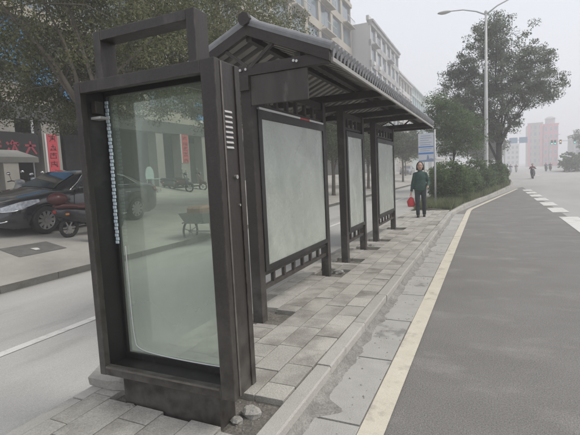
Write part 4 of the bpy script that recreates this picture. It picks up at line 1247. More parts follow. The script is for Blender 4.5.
        MB().beam((s * 0.906, 1.45, 0.26), (s * 0.906, 3.42, 0.26), 0.03, 0.03).build('sill_trim', M['chrome'], root)
        # headlights, fog lamp trim, tail light
        hl = []
        for y, za, zb in ((0.06, 0.585, 0.685), (0.22, 0.60, 0.745), (0.42, 0.64, 0.80), (0.62, 0.70, 0.825), (0.82, 0.775, 0.835)):
            hl.append((s * (wid(y) + 0.006), y - 0.01, za)); hl.append((s * (wid(y) * 0.975 + 0.004), y - 0.01, zb))
        inn = [(s * 0.46, -0.005, 0.615), (s * 0.46, 0.02, 0.68)]
        pts_ = inn + hl
        MB().add(pts_, [(2 * i, 2 * i + 2, 2 * i + 3, 2 * i + 1) for i in range(5)]).build('headlight', M['lens'], root)
        MB().tube([(s * 0.50, -0.012, 0.612), (s * 0.74, 0.05, 0.585), (s * 0.86, 0.24, 0.60), (s * 0.90, 0.5, 0.655)], 0.012, 6).build('running_light', M['chrome'], root, smooth=True)
        MB().tube([(s * 0.55, 0.0, 0.36), (s * 0.72, 0.035, 0.355), (s * 0.80, 0.13, 0.385)], 0.014, 6).build('fog_trim', M['chrome'], root, smooth=True)
        MB().add([(s * 0.45, 4.915, 0.80), (s * 0.712, 4.905, 0.80), (s * 0.80, 4.81, 0.82), (s * 0.85, 4.62, 0.88), (s * 0.83, 4.62, 0.97), (s * 0.77, 4.82, 0.96), (s * 0.66, 4.91, 0.93), (s * 0.45, 4.915, 0.92)],
                 [tuple(range(8))]).build('tail_light', M['tail'], root)
    # windscreen, rear window
    for nm, a, b in (('windscreen', 1.38, 2.08), ('rear_window', 3.62, 4.34)):
        ysw = np.linspace(a, b, 5)
        vs, fs = [], []
        for y in ysw:
            wv = (rw(y) if rzf(y) > top(y) + 0.05 else bw(y)) - 0.07
            for q_ in np.linspace(-1, 1, 5):
                vs.append((q_ * wv, y, rzf(y) + 0.020 * (1 - 0.5 * abs(q_)) + 0.002))
        fs = [(j * 5 + i, j * 5 + i + 1, j * 5 + 6 + i, j * 5 + 5 + i) for j in range(4) for i in range(4)]
        MB().add(vs, fs).build(nm, M['car_glass'], root, smooth=True)
    g = MB().add([(-0.44, -0.012, 0.42), (0.44, -0.012, 0.42), (0.50, -0.006, 0.56), (0.44, 0.012, 0.66), (-0.44, 0.012, 0.66), (-0.50, -0.006, 0.56)], [tuple(range(6))]).build('grille', M['black_plastic'], root)
    for z in (0.47, 0.52, 0.57, 0.62):
        MB().beam((-0.44, -0.016 + (z - 0.42) * 0.08, z), (0.44, -0.016 + (z - 0.42) * 0.08, z), 0.012, 0.014).build('grille_bar', M['chrome'], g)
    for i, y in enumerate(wy):
        for s in (1, -1):
            wheel(root, s * 0.80, y, wz, 0.33, 0.21, side=s)
    root.location = loc; root.rotation_euler = (tiltx, 0, rz)
    return root


cz = sz(-10.45)
zc1 = sz(-9.75); zc2 = sz(-11.25)
c1 = car((-10.35, 5.75, sz(-10.35) + 0.0), 0.0, 'glossy black sedan parked nose toward the camera under the near street tree', M['paint_black'])
c1.rotation_euler[1] = math.atan((zc2 - zc1) / 1.5)
c2 = car((-12.2, 70, sz(-12.2)), 0.0, 'dark grey car parked far off beside the thin street tree', M['paint_grey'])
c2.rotation_euler[1] = math.atan(0.45 / 5.9)


# ------------------------------------------------------------------ scooters
def scooter(name, label, paint, seatmat, group=None, box=False):
    """local: front towards -y, wheels on z=0, wheel base 1.25"""
    root = empty(name, (0, 0, 0), label, 'scooter', group)
    for y in (-0.62, 0.62):
        n = 20
        t = MB().tube([(0, y + math.cos(2 * PI * i / n) * 0.195, 0.235 + math.sin(2 * PI * i / n) * 0.195) for i in range(n)], 0.042, 8, closed=True).build('wheel', M['tyre'], root, smooth=True)
        rm = MB()
        for i in range(6):
            a = 2 * PI * i / 6
            rm.beam((0, y, 0.235), (0, y + math.cos(a) * 0.165, 0.235 + math.sin(a) * 0.165), 0.03, 0.018, (1, 0, 0))
        rm.cyl((-0.045, y, 0.235), (0.045, y, 0.235), 0.05, n=10)
        rm.build('rim', M['rim'], t)
    for s in (-1, 1):
        MB().tube([(s * 0.06, -0.62, 0.235), (s * 0.055, -0.50, 0.55), (s * 0.04, -0.43, 0.78)], 0.018, 6).build('fork', M['bolt'], root)
    MB().tube([(0, -0.82, 0.36), (0, -0.74, 0.475), (0, -0.60, 0.50), (0, -0.44, 0.42)], [0.05, 0.065, 0.065, 0.05], 8).build('front_mudguard', paint, root, smooth=True)
    # front shield
    sh_ = MB()
    prof = [(-0.50, 0.30, 0.16), (-0.56, 0.50, 0.20), (-0.52, 0.72, 0.19), (-0.44, 0.92, 0.13), (-0.40, 1.0, 0.10)]
    vs = []
    for y, z, hw in prof:
        for q_ in (-1, -0.5, 0, 0.5, 1): vs.append((q_ * hw, y + 0.10 * q_ * q_ - 0.05, z))
        for q_ in (1, 0.5, 0, -0.5, -1): vs.append((q_ * hw * 0.98, y + 0.10 * q_ * q_ - 0.015, z))
    fs = []
    for j in range(4):
        for i in range(10): fs.append((j * 10 + i, j * 10 + (i + 1) % 10, j * 10 + 10 + (i + 1) % 10, j * 10 + 10 + i))
    fs += [tuple(range(10)), tuple(range(40, 50))]
    sh_.add(vs, fs).build('front_shield', paint, root, smooth=True)
    MB().prism([(-0.46, 0.27), (0.18, 0.25), (0.22, 0.33), (-0.42, 0.33)], 'x', -0.15, 0.15).build('footboard', M['black_plastic'], root, bevel=0.01)
    bd_ = MB()
    st = [(0.12, 0.29, 0.55, 0.11), (0.22, 0.30, 0.66, 0.14), (0.5, 0.38, 0.70, 0.155), (0.75, 0.46, 0.72, 0.13), (0.93, 0.56, 0.70, 0.07)]
    vs, fs = [], []
    for y, za, zb, hw in st:
        for a, b in ((-0.7, 0), (-1, 0.35), (-0.95, 0.8), (-0.6, 1), (0.6, 1), (0.95, 0.8), (1, 0.35), (0.7, 0)):
            vs.append((a * hw, y, za + (zb - za) * b))
    for j in range(4):
        for i in range(8): fs.append((j * 8 + i, j * 8 + (i + 1) % 8, j * 8 + 8 + (i + 1) % 8, j * 8 + 8 + i))
    fs += [tuple(range(8)), tuple(range(32, 40))]
    bd_.add(vs, fs).build('rear_body', paint, root, smooth=True)
    se = MB()
    st = [(0.10, 0.66, 0.70, 0.10), (0.18, 0.66, 0.765, 0.14), (0.45, 0.69, 0.755, 0.16), (0.58, 0.70, 0.81, 0.155), (0.85, 0.71, 0.82, 0.12), (0.95, 0.72, 0.77, 0.08)]
    vs, fs = [], []
    for y, za, zb, hw in st:
        for a, b in ((-1, 0), (-1, 0.6), (-0.7, 1), (0.7, 1), (1, 0.6), (1, 0)): vs.append((a * hw, y, za + (zb - za) * b))
    for j in range(5):
        for i in range(6): fs.append((j * 6 + i, j * 6 + (i + 1) % 6, j * 6 + 6 + (i + 1) % 6, j * 6 + 6 + i))
    fs += [tuple(range(6)), tuple(range(30, 36))]
    se.add(vs, fs).build('seat', seatmat, root, smooth=True)
    MB().tube([(-0.33, -0.27, 1.0), (-0.22, -0.33, 1.03), (0, -0.38, 1.0), (0.22, -0.33, 1.03), (0.33, -0.27, 1.0)], 0.016, 6).build('handlebar', M['black_plastic'], root, smooth=True)
    MB().ball((0, -0.46, 1.0), (0.14, 0.09, 0.085), 10, 8).build('headlight_cowl', paint, root, smooth=True)
    MB().ball((0, -0.525, 0.995), (0.085, 0.035, 0.055), 10, 6).build('headlight', M['lens'], root, smooth=True)
    for s in (-1, 1):
        MB().tube([(s * 0.22, -0.33, 1.03), (s * 0.27, -0.36, 1.2)], 0.007, 5).build('mirror_stalk', M['black_plastic'], root)
        MB().ball((s * 0.29, -0.36, 1.24), (0.06, 0.018, 0.045), 8, 6).build('mirror', M['chrome'], root, smooth=True)
    MB().box(-0.05, 0.05, 0.935, 0.965, 0.60, 0.66).build('tail_light', M['tail'], root, bevel=0.006)
    MB().tube([(0, 0.45, 0.33), (0, 0.64, 0.47), (0, 0.86, 0.44)], [0.03, 0.06, 0.045], 8).build('rear_mudguard', M['black_plastic'], root, smooth=True)
    MB().tube([(0.09, 0.15, 0.27), (0.09, 0.62, 0.235)], 0.03, 6).build('swing_arm', M['bolt'], root)
    MB().tube([(-0.12, 0.05, 0.26), (-0.16, 0.16, 0.02)], 0.012, 5).build('side_stand', M['bolt'], root)
    for s in (-1, 1):
        MB().box(s * 0.155 - 0.01, s * 0.155 + 0.01, 0.70, 0.78, 0.56, 0.60).build('reflector', M['amber'], root)
    if box:
        MB().ball((0, 0.86, 0.92), (0.17, 0.23, 0.14), 16, 10).build('rear_case', seatmat, root, smooth=True)
    return root


m1 = scooter('moped', 'maroon and black moped parked against the nose of the black sedan', M['moped_dark'], M['moped_red'], box=True)
m1.location = (-8.75, 7.42, sz(-8.75)); m1.rotation_euler = (0.0, -0.10, PI - 0.12)
grp = 'scooters parked outside the shops'
sc = scooter('moped', 'white scooter parked under the pale canopy at the left edge', M['moped_white'], M['black_plastic'], grp)
sc.location = (-13.1, 8.55, sz(-13.1)); sc.rotation_euler = (0, 0.07, 0.9)
for (x, y, rz, pm, lb) in ((-14.2, 9.6, 1.1, 'moped_dark', 'black scooter standing behind the white scooter by the canopy'),
                           (-15.0, 18.3, 1.9, 'moped_dark', 'left of two scooters outside the shops, seen through the light box glass'),
                           (-15.1, 19.6, 2.2, 'moped_red', 'right maroon scooter outside the shops, below the far red banner'),
                           (-12.6, 30.5, 1.4, 'moped_blue', 'blue scooter on the sidewalk seen in the gap between the glass panels')):
    c_ = scooter('moped', lb, M[pm], M['black_plastic'], grp) if pm != 'moped_white' else copy_tree(sc)
    c_.location = (x, y, sz(x)); c_.rotation_euler = (0, 0.08, rz); c_['label'] = lb

# ------------------------------------------------------------------ hand cart on the service road
hc = empty('hand_cart', (-6.35, 8.75, 0), 'small grey green two wheeled hand cart with a brown load beside the far kerb', 'cart')
MB().add([(-6.62, 8.25, 0.52), (-6.08, 8.25, 0.52), (-6.08, 9.15, 0.46), (-6.62, 9.15, 0.46), (-6.70, 8.10, 0.78), (-6.0, 8.10, 0.78), (-6.0, 9.35, 0.74), (-6.70, 9.35, 0.74),
          (-6.60, 8.28, 0.54), (-6.10, 8.28, 0.54), (-6.10, 9.12, 0.48), (-6.60, 9.12, 0.48), (-6.675, 8.13, 0.78), (-6.025, 8.13, 0.78), (-6.025, 9.32, 0.74), (-6.675, 9.32, 0.74)],
         [(3, 2, 1, 0), (0, 1, 5, 4), (1, 2, 6, 5), (2, 3, 7, 6), (3, 0, 4, 7), (8, 9, 10, 11), (8, 12, 13, 9), (9, 13, 14, 10), (10, 14, 15, 11), (11, 15, 12, 8), (4, 5, 13, 12), (5, 6, 14, 13), (6, 7, 15, 14), (7, 4, 12, 15)]).build('tub', M['cart_metal'], hc)
for s in (-1, 1):
    xw = -6.35 + s * 0.42
    t = MB().tube([(xw, 8.62 + math.cos(2 * PI * i / 24) * 0.27, 0.295 + math.sin(2 * PI * i / 24) * 0.27) for i in range(24)], 0.026, 8, closed=True).build('wheel', M['tyre'], hc, smooth=True)
    r_ = MB()
    for i in range(5):
        a = 2 * PI * i / 5 + 0.3
        r_.beam((xw, 8.62, 0.295), (xw, 8.62 + math.cos(a) * 0.255, 0.295 + math.sin(a) * 0.255), 0.02, 0.02, (1, 0, 0))
    r_.cyl((xw - 0.04, 8.62, 0.295), (xw + 0.04, 8.62, 0.295), 0.035, n=10)
    r_.build('spokes', M['rim'], t)
    MB().tube([(-6.35 + s * 0.24, 8.1, 0.55), (-6.35 + s * 0.26, 9.3, 0.62), (-6.35 + s * 0.28, 9.95, 0.80)], 0.018, 6).build('handle', M['cart_metal'], hc)
    MB().tube([(-6.35 + s * 0.25, 9.2, 0.6), (-6.35 + s * 0.25, 9.25, 0.0)], 0.016, 6).build('leg', M['cart_metal'], hc)
MB().cyl((-6.80, 8.62, 0.295), (-5.90, 8.62, 0.295), 0.015, n=8).build('axle', M['bolt'], hc)
for s in (-1, 1):
    MB().beam((-6.35 + s * 0.22, 8.62, 0.29), (-6.35 + s * 0.22, 8.62, 0.51), 0.03, 0.03, (0, 1, 0)).build('axle_strut', M['cart_metal'], hc)
ld = MB().box(-6.58, -6.12, 8.24, 9.05, 0.60, 0.93).build('load', M['cart_load'])
ld.name = 'cart_load'
ld.modifiers.new('bevel', 'BEVEL').width = 0.05
tag(ld, 'reddish brown bundle lying in the hand cart', 'load')

# manhole patch and scrap on the left pavement
pz = lambda x: sz(x) + 0.006
vs = [(x, y, pz(x)) for x, y in ((-8.85, 5.2), (-7.95, 5.05), (-7.95, 6.05), (-8.8, 6.2))]
struct(MB().add(vs, [(0, 1, 2, 3)]).build('pavement_patch', M['manhole']))
tag(MB().add([(x, y, pz(x) + 0.008) for x, y in ((-8.42, 5.58), (-8.22, 5.55), (-8.2, 5.64), (-8.35, 5.70))] + [(-8.3, 5.62, pz(-8.3) + 0.03)], [(0, 1, 4), (1, 2, 4), (2, 3, 4), (3, 0, 4)]).build('paper_scrap', M['paper']),
    'white crumpled scrap on the dark pavement patch', 'litter')


# ------------------------------------------------------------------ people
def human(name, label, loc, rz, J, rad, mats, vox=0.011, group=None, fingers=True, fine=True, hairlong=True):
    """J: joint dictionary in local metres (facing -y). Body is one remeshed surface; clothes and hair are its children."""
    root = empty(name, (0, 0, 0), label, 'person', group)
    def finish(mb, nm, m, parent, vx, sm=3):
        o = mb.build(nm, m, parent, smooth=True, world=False)
        r = o.modifiers.new('remesh', 'REMESH'); r.mode = 'VOXEL'; r.voxel_size = vx; r.use_smooth_shade = True
        s_ = o.modifiers.new('smooth', 'SMOOTH'); s_.iterations = sm; s_.factor = 0.5
        return o
    b = MB()
    g = lambda k_: Vector(J[k_])
    def limb(mb, a, c, ra, rc, add=0.0): mb.capsule(g(a), g(c), ra + add, rc + add, 12)
    H = g('head')
    b.ball(H, (0.080, 0.098, 0.118), 16, 12)
    b.ball(H + Vector((0, -0.022, -0.055)), (0.058, 0.066, 0.062), 12, 8)
    b.capsule(H + Vector((0, -0.093, 0.012)), H + Vector((0, -0.112, -0.028)), 0.009, 0.014, 8)
    for s in (-1, 1): b.ball(H + Vector((s * 0.078, 0.005, -0.01)), (0.012, 0.022, 0.032), 8, 6)
    limb(b, 'neck0', 'neck1', 0.052, 0.048)
    def torso(mb, add):
        c, p = g('chest'), g('pelvis')
        mb.ball(c, (0.145 + add, 0.108 + add, 0.17 + add), 16, 10)
        mb.ball((c + p) / 2, (0.130 + add, 0.100 + add, 0.19 + add), 16, 10)
        mb.ball(p, (0.152 + add, 0.112 + add, 0.13 + add), 16, 10)
        for s in ('l', 'r'): mb.capsule(g('neck0') - Vector((0, 0, 0.03)), g('sh_' + s), 0.052 + add * 0.6, 0.045 + add * 0.6)
    torso(b, 0)
    for s in ('l', 'r'):
        limb(b, 'sh_' + s, 'el_' + s, 0.050, 0.040); limb(b, 'el_' + s, 'wr_' + s, 0.039, 0.026)
        limb(b, 'hip_' + s, 'kn_' + s, 0.085, 0.058); limb(b, 'kn_' + s, 'an_' + s, 0.054, 0.036)
        a = g('an_' + s); b.capsule(a + Vector((0, 0.02, -0.035)), a + Vector((0, -0.13, -0.05)), 0.035, 0.028)
        d = (g('wr_' + s) - g('el_' + s)).normalized()
        side = d.cross(Vector((0, 1, 0))).normalized() if abs(d.y) < 0.9 else Vector((1, 0, 0))
        fw = side.cross(d).normalized()
        w0 = g('wr_' + s)
        b.capsule(w0, w0 + d * 0.075, 0.022, 0.026, 10)
        if fingers:
            for q_, ln in ((-1.5, 0.062), (-0.5, 0.075), (0.5, 0.07), (1.5, 0.055)):
                p0 = w0 + d * 0.085 + fw * q_ * 0.0165
                p1 = p0 + d * ln * 0.55; p2 = p1 + (d * 0.6 + side * (0.8 if s == 'l' else -0.8)).normalized() * ln * 0.5
                b.capsule(p0, p1, 0.0085, 0.008, 6); b.capsule(p1, p2, 0.008, 0.007, 6)
            t0 = w0 + d * 0.03 - fw * 0.02
            b.capsule(t0, t0 + (d * 0.6 - fw * 0.8).normalized() * 0.055, 0.011, 0.009, 6)
    finish(b, 'body', mats['skin'], root, vox if fine else vox * 1.6, 2)
    # trousers
    t = MB()
    p = g('pelvis'); t.ball(p, (0.162, 0.122, 0.135), 16, 10)
    for s in ('l', 'r'):
        limb(t, 'hip_' + s, 'kn_' + s, 0.090, 0.070); limb(t, 'kn_' + s, 'an_' + s, 0.068, 0.055)
    finish(t, 'trousers', mats['legs'], root, vox * 1.2)
    # jacket
    j = MB()
    torso(j, 0.028)
    pl = g('pelvis')
    if fine:
        rings = [(0.28, 0.150, 0.120), (0.16, 0.158, 0.128), (0.04, 0.178, 0.142), (-0.07, 0.186, 0.148), (-0.085, 0.176, 0.138)]
        n_ = 20
        j.add([(pl.x + rx_ * math.cos(2 * PI * i / n_), pl.y + ry_ * math.sin(2 * PI * i / n_), pl.z + dz_) for dz_, rx_, ry_ in rings for i in range(n_)],
              [tuple(range(n_)), tuple(range(4 * n_, 5 * n_))] + [(a_ * n_ + i, a_ * n_ + (i + 1) % n_, (a_ + 1) * n_ + (i + 1) % n_, (a_ + 1) * n_ + i) for a_ in range(4) for i in range(n_)])
    else:
        j.ball(pl + Vector((0, 0, 0.03)), (0.19, 0.15, 0.14), 16, 10)
    for s in ('l', 'r'):
        limb(j, 'sh_' + s, 'el_' + s, 0.060, 0.054); limb(j, 'el_' + s, 'wr_' + s, 0.052, 0.040)
    j.capsule(g('neck0') - Vector((0, 0, 0.02)), g('neck0') + Vector((0, -0.005, 0.03)), 0.075, 0.068)
    jo = finish(j, 'jacket', mats['coat'], root, vox * 1.2)
    if fine:
        # striped hem bands of the jacket
        for dz, rr in ((-0.08, 0.885), (-0.02, 0.865), (0.04, 0.835)):
            ring = [(pl.x + 0.208 * rr * math.cos(2 * PI * i / 24), pl.y + 0.155 * rr * math.sin(2 * PI * i / 24), pl.z + 0.03 + dz) for i in range(24)]
            MB().tube(ring, 0.007, 6, closed=True).build('hem_stripe', M['jacket_trim'], jo, world=False)
        for s in (-1, 1):
            MB().ball(H + Vector((s * 0.032, -0.089, 0.012)), (0.013, 0.006, 0.007), 8, 6).build('eye', M['eye'], root, world=False)
            MB().capsule(H + Vector((s * 0.018, -0.094, 0.034)), H + Vector((s * 0.048, -0.083, 0.034)), 0.004, 0.003, 6).build('eyebrow', M['hair'], root, world=False)
        MB().capsule(H + Vector((-0.018, -0.092, -0.058)), H + Vector((0.018, -0.092, -0.058)), 0.006, 0.006, 6).build('mouth', M['lip'], root, world=False)
    for s in ('l', 'r'):
        a = g('an_' + s)
        sh = MB(); sh.capsule(a + Vector((0, 0.025, -0.042)), a + Vector((0, -0.145, -0.052)), 0.043, 0.034); sh.box(a.x - 0.04, a.x + 0.04, a.y - 0.17, a.y + 0.06, a.z - 0.088, a.z - 0.07)
        finish(sh, 'shoe', mats['shoe'], root, vox)
    hr = MB()
    hr.ball(H + Vector((0, 0.030, 0.034)), (0.098, 0.100, 0.106), 16, 12)
    if hairlong:
        hr.ball(H + Vector((0, 0.045, -0.06)), (0.100, 0.066, 0.105), 14, 10)
        for s in (-1, 1): hr.capsule(H + Vector((s * 0.080, 0.012, 0.03)), H + Vector((s * 0.092, 0.02, -0.10)), 0.028, 0.026)
    finish(hr, 'hair', mats['hair'], root, vox * 1.1, 2)
    root.location = loc; root.rotation_euler = (0, 0, rz)
    return root


JW = dict(head=(0.0, -0.02, 1.515), neck0=(0, 0.005, 1.33), neck1=(0, -0.01, 1.44), chest=(0, 0.0, 1.18), pelvis=(0, 0, 0.88),
          sh_l=(0.150, 0.0, 1.275), sh_r=(-0.150, 0.0, 1.275), el_l=(0.235, 0.05, 1.03), el_r=(-0.215, 0.04, 1.02),
          wr_l=(0.215, -0.14, 0.93), wr_r=(-0.255, -0.03, 0.79),
          hip_l=(0.085, 0, 0.85), hip_r=(-0.085, 0, 0.85), kn_l=(0.10, -0.03, 0.46), kn_r=(-0.085, -0.10, 0.47), an_l=(0.10, 0.10, 0.09), an_r=(-0.075, -0.08, 0.09))
WX, WY = -1.86, 13.3
wm = human('person', 'woman in a dark green patterned jacket and dark trousers walking toward the camera', (WX, WY, 0.131), 0.12, JW, None,
           dict(skin=M['skin'], legs=M['trousers'], coat=M['jacket'], shoe=M['shoe'], hair=M['hair']))
# red carrier bag in her right hand
bg_ = empty('shopping_bag', (WX - 0.268, WY - 0.065, 0.131 + 0.31), 'red carrier bag hanging from the hand of the woman in green', 'bag')
vs = []
for z, hx, hy in ((0, 0.09, 0.05), (0.06, 0.115, 0.075), (0.16, 0.11, 0.07), (0.24, 0.075, 0.04), (0.29, 0.03, 0.02)):
    for i in range(10):
        a = 2 * PI * i / 10
        k_ = 1 + 0.12 * math.sin(3 * a + z * 30)
        vs.append((math.cos(a) * hx * k_, math.sin(a) * hy * k_, z))
fs = [tuple(range(9, -1, -1)), tuple(range(40, 50))] + [(j * 10 + i, j * 10 + (i + 1) % 10, j * 10 + 10 + (i + 1) % 10, j * 10 + 10 + i) for j in range(4) for i in range(10)]
MB().add(vs, fs).build('bag_body', M['bag_red'], bg_, smooth=True, world=False)
MB().tube([(-0.02, 0, 0.28), (-0.025, 0, 0.35), (0.0, 0, 0.40), (0.025, 0, 0.35), (0.02, 0, 0.28)], 0.008, 6).build('handle', M['bag_red'], bg_, world=False)

JR = dict(head=(0, -0.06, 1.42), neck0=(0, 0.0, 1.24), neck1=(0, -0.03, 1.34), chest=(0, 0.03, 1.09), pelvis=(0, 0.10, 0.86),
          sh_l=(0.18, 0.0, 1.19), sh_r=(-0.18, 0.0, 1.19), el_l=(0.27, -0.14, 1.02), el_r=(-0.27, -0.14, 1.02), wr_l=(0.29, -0.30, 1.03), wr_r=(-0.29, -0.30, 1.03),
          hip_l=(0.10, 0.06, 0.84), hip_r=(-0.10, 0.06, 0.84), kn_l=(0.15, -0.28, 0.74), kn_r=(-0.15, -0.28, 0.74), an_l=(0.12, -0.22, 0.42), an_r=(-0.12, -0.22, 0.42))
rid = []
specs = [(4.0, 50.0, 'coat_a', 'moped_dark', 'nearest oncoming rider in a maroon coat on the open road'), (3.4, 84, 'coat_b', 'moped_silver', 'rider in navy at the left edge of the far road'),
         (9.1, 88, 'coat_c', 'moped_dark', 'rider in grey left of a pair riding far down the road'), (10.2, 92, 'coat_b', 'moped_red', 'rider in navy right of a pair riding far down the road'),
         (13.2, 97, 'coat_a', 'moped_white', 'farthest rider in maroon toward the right of the road'), (2.9, 98, 'coat_c', 'moped_blue', 'distant rider in grey close to the island tip'),
         (4.6, 91, 'coat_a', 'moped_silver', 'maroon rider behind the navy rider on the far road')]
prid = {}
psc = {}
for x, y, cm, pm, lb in specs:
    slab_lab = lb.replace('rider', 'scooter of the rider', 1) if 'rider' in lb else lb
    s1 = scooter('moped', slab_lab, M[pm], M['black_plastic'], 'scooters ridden on the far road') if pm not in psc else copy_tree(psc[pm])
    psc[pm] = s1
    s1['label'] = slab_lab
    s1.location = (x, y, -0.004); s1.rotation_euler = (0, 0, 0)
    if cm not in prid:
        p1 = human('person', lb, (x, y + 0.28, 0.0), 0.0, JR, None, dict(skin=M['skin'], legs=M['trousers'], coat=M[cm], shoe=M['shoe'], hair=M['hair']), vox=0.022, group='riders on the far road', fingers=False, fine=False, hairlong=False)
        prid[cm] = p1
    else:
        p1 = copy_tree(prid[cm])
    p1['label'] = lb
    p1.location = (x, y + 0.28, -0.02)


# ------------------------------------------------------------------ buildings
def unit_box(m, name):
    o = MB().box(-0.5, 0.5, -0.5, 0.5, -0.5, 0.5).build(name, m); me = o.data; bpy.data.objects.remove(o); return me


UB = {}


def ub(mname, name):
    key = (mname, name)
    if key not in UB: UB[key] = unit_box(M[mname], name)
    return UB[key]


def blk(name, mname, parent, x0, x1, y0, y1, z0, z1):
    o = bpy.data.objects.new(name, ub(mname, name)); COL.objects.link(o); o.parent = parent
    off = ORG[parent.name] if parent.name in ORG else Vector((0, 0, 0))
    o.location = ((x0 + x1) / 2 - off.x, (y0 + y1) / 2 - off.y, (z0 + z1) / 2 - off.z)
    o.scale = (x1 - x0, y1 - y0, z1 - z0)
    return o


def subblk(name, mname, parent, x0, x1, y0, y1, z0, z1):
    """child of a scaled unit box: express in the parent's unit space"""
    o = bpy.data.objects.new(name, ub(mname, name)); COL.objects.link(o); o.parent = parent
    pl, ps = parent.location, parent.scale
    off = ORG[parent.parent.name]
    o.location = (((x0 + x1) / 2 - off.x - pl.x) / ps.x, ((y0 + y1) / 2 - off.y - pl.y) / ps.y, ((z0 + z1) / 2 - off.z - pl.z) / ps.z)
    o.scale = ((x1 - x0) / ps.x, (y1 - y0) / ps.y, (z1 - z0) / ps.z)
    return o


def facade(name, label, X, Y0, Y1, zb, zt, first, wall, glass, bay=3.4, storey=3.1, depth=12, balcony=0, cornice=True, ymin=None, band='wall_cream', shops=True):
    r = empty(name, (X - 2, (Y0 + Y1) / 2, zb), label, 'building', 'buildings along the left of the street')
    blk('wall', wall, r, X - depth, X - 0.28, Y0 + 0.02, Y1 - 0.02, first if shops else zb - 0.05, zt)
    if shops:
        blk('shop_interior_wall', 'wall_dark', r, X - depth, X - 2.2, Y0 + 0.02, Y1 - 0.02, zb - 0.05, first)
    nb = max(1, int(round((Y1 - Y0) / bay)))
    bw_ = (Y1 - Y0) / nb
    nf = max(1, int((zt - first) / storey))
    for f in range(nf + 1):
        z = first + f * storey
        if z > zt: break
        big = (f == 0 or f == nf)
        blk('floor_band', band, r, X - 0.30, X + (0.22 if big else 0.05), Y0, Y1, z - (0.25 if big else 0.16), min(zt + 0.05, z + (0.25 if big else 0.75)))
    for i in range(nb + 1):
        y = Y0 + i * bw_
        blk('pier', wall, r, X - 0.29, X - 0.005, max(Y0, y - 0.42), min(Y1, y + 0.42), first + 0.26, zt - 0.02)
    rg_ = random.Random(int(Y0 * 7) + 3)
    for f in range(nf):
        z = first + f * storey
        for i in range(nb):
            y = Y0 + i * bw_
            if ymin is not None and y + bw_ < ymin: continue
            a, b = y + 0.42, y + bw_ - 0.42
            z0_, z1_ = z + 0.75, z + storey - 0.17
            wn = blk('window', 'win_frame', r, X - 0.285, X - 0.20, a, b, z0_, z1_)
            mid_ = (a + b) / 2
            subblk('pane', glass, wn, X - 0.22, X - 0.188, a + 0.06, mid_ - 0.03, z0_ + 0.06, z1_ - 0.06)
            subblk('pane', glass, wn, X - 0.22, X - 0.188, mid_ + 0.03, b - 0.06, z0_ + 0.06, z1_ - 0.06)
            if balcony and rg_.random() < balcony:
                bo_ = blk('balcony', band, r, X + 0.051, X + 0.75, a - 0.1, b + 0.1, z + 0.0, z + 0.14)
                blk('balcony_rail', 'win_frame', r, X + 0.68, X + 0.73, a - 0.08, b + 0.08, z + 0.95, z + 1.02)
                for q_ in range(6):
                    yy = a - 0.06 + (b - a + 0.12) * q_ / 5
                    blk('rail_bar', 'win_frame', r, X + 0.69, X + 0.72, yy - 0.02, yy + 0.02, z + 0.14, z + 0.95)
            elif rg_.random() < 0.28:
                blk('air_conditioner', 'white_plastic', r, X + 0.052, X + 0.36, a + 0.1, a + 0.9, z + 0.12, z + 0.62)
    if cornice:
        blk('cornice', band, r, X - 0.5, X + 0.45, Y0 - 0.01, Y1 + 0.01, zt + 0.051, zt + 0.35)
        blk('parapet', wall, r, X - 0.6, X - 0.2, Y0 + 0.01, Y1 - 0.01, zt + 0.351, zt + 1.0)
    if shops:
        for i in range(nb + 1):
            y = Y0 + i * bw_
            if y < 5: continue
            blk('pillar', 'pillar', r, X + 0.35, X + 0.95, max(Y0, y - 0.3), y + 0.3, zb - 0.02, first - 0.9)
        blk('shop_fascia', 'shutter', r, X + 0.30, X + 1.0, Y0, Y1, first - 0.9, first - 0.26)
        for i in range(nb):
            y = Y0 + i * bw_
            if i % 2 == 0 and y > 8:
                blk('roller_shutter', 'shutter', r, X - 2.15, X - 2.05, y + 0.5, y + bw_ - 0.5, zb, first - 1.0)
    return r


facade('shop_building', 'long cream building with shops behind the street trees on the left', -18, -2, 62.5, 1.25, 26.5, 5.2, 'wall_cream', 'win_glass', bay=4.3, storey=3.3, balcony=0.25, ymin=4)
facade('apartment_block', 'white apartment block with balconies standing forward above the middle of the shelter eave', -15.3, 62.9, 84, 0.9, 22.6, 5.0, 'wall_white', 'win_glass', bay=3.5, storey=2.9, balcony=0.35, band='wall_grey', shops=False)
facade('office_block', 'plain pale block next farther along behind the shelter eave', -15.6, 84.4, 101, 0.9, 19.6, 5.0, 'wall_cream', 'win_glass', bay=3.3, storey=2.9, band='wall_white', shops=False)
facade('tower_block', 'pale green tower at the far end of the row beyond the shelter eave', -18, 112.5, 150, 1.25, 22.6, 5.0, 'wall_green', 'win_blue', bay=3.6, storey=3.1, band='wall_green', shops=False)
facade('low_block', 'lower grey block past the pale green tower', -17, 151, 210, 1.25, 16, 5.0, 'wall_grey', 'win_glass', bay=4, storey=3.2, band='wall_white', shops=False)
facade('corner_block', 'low grey block between the pale block and the green tower', -17.5, 101.5, 112, 1.25, 12.0, 5.0, 'wall_grey', 'win_glass', bay=3.4, storey=3.2, band='wall_white', shops=False)

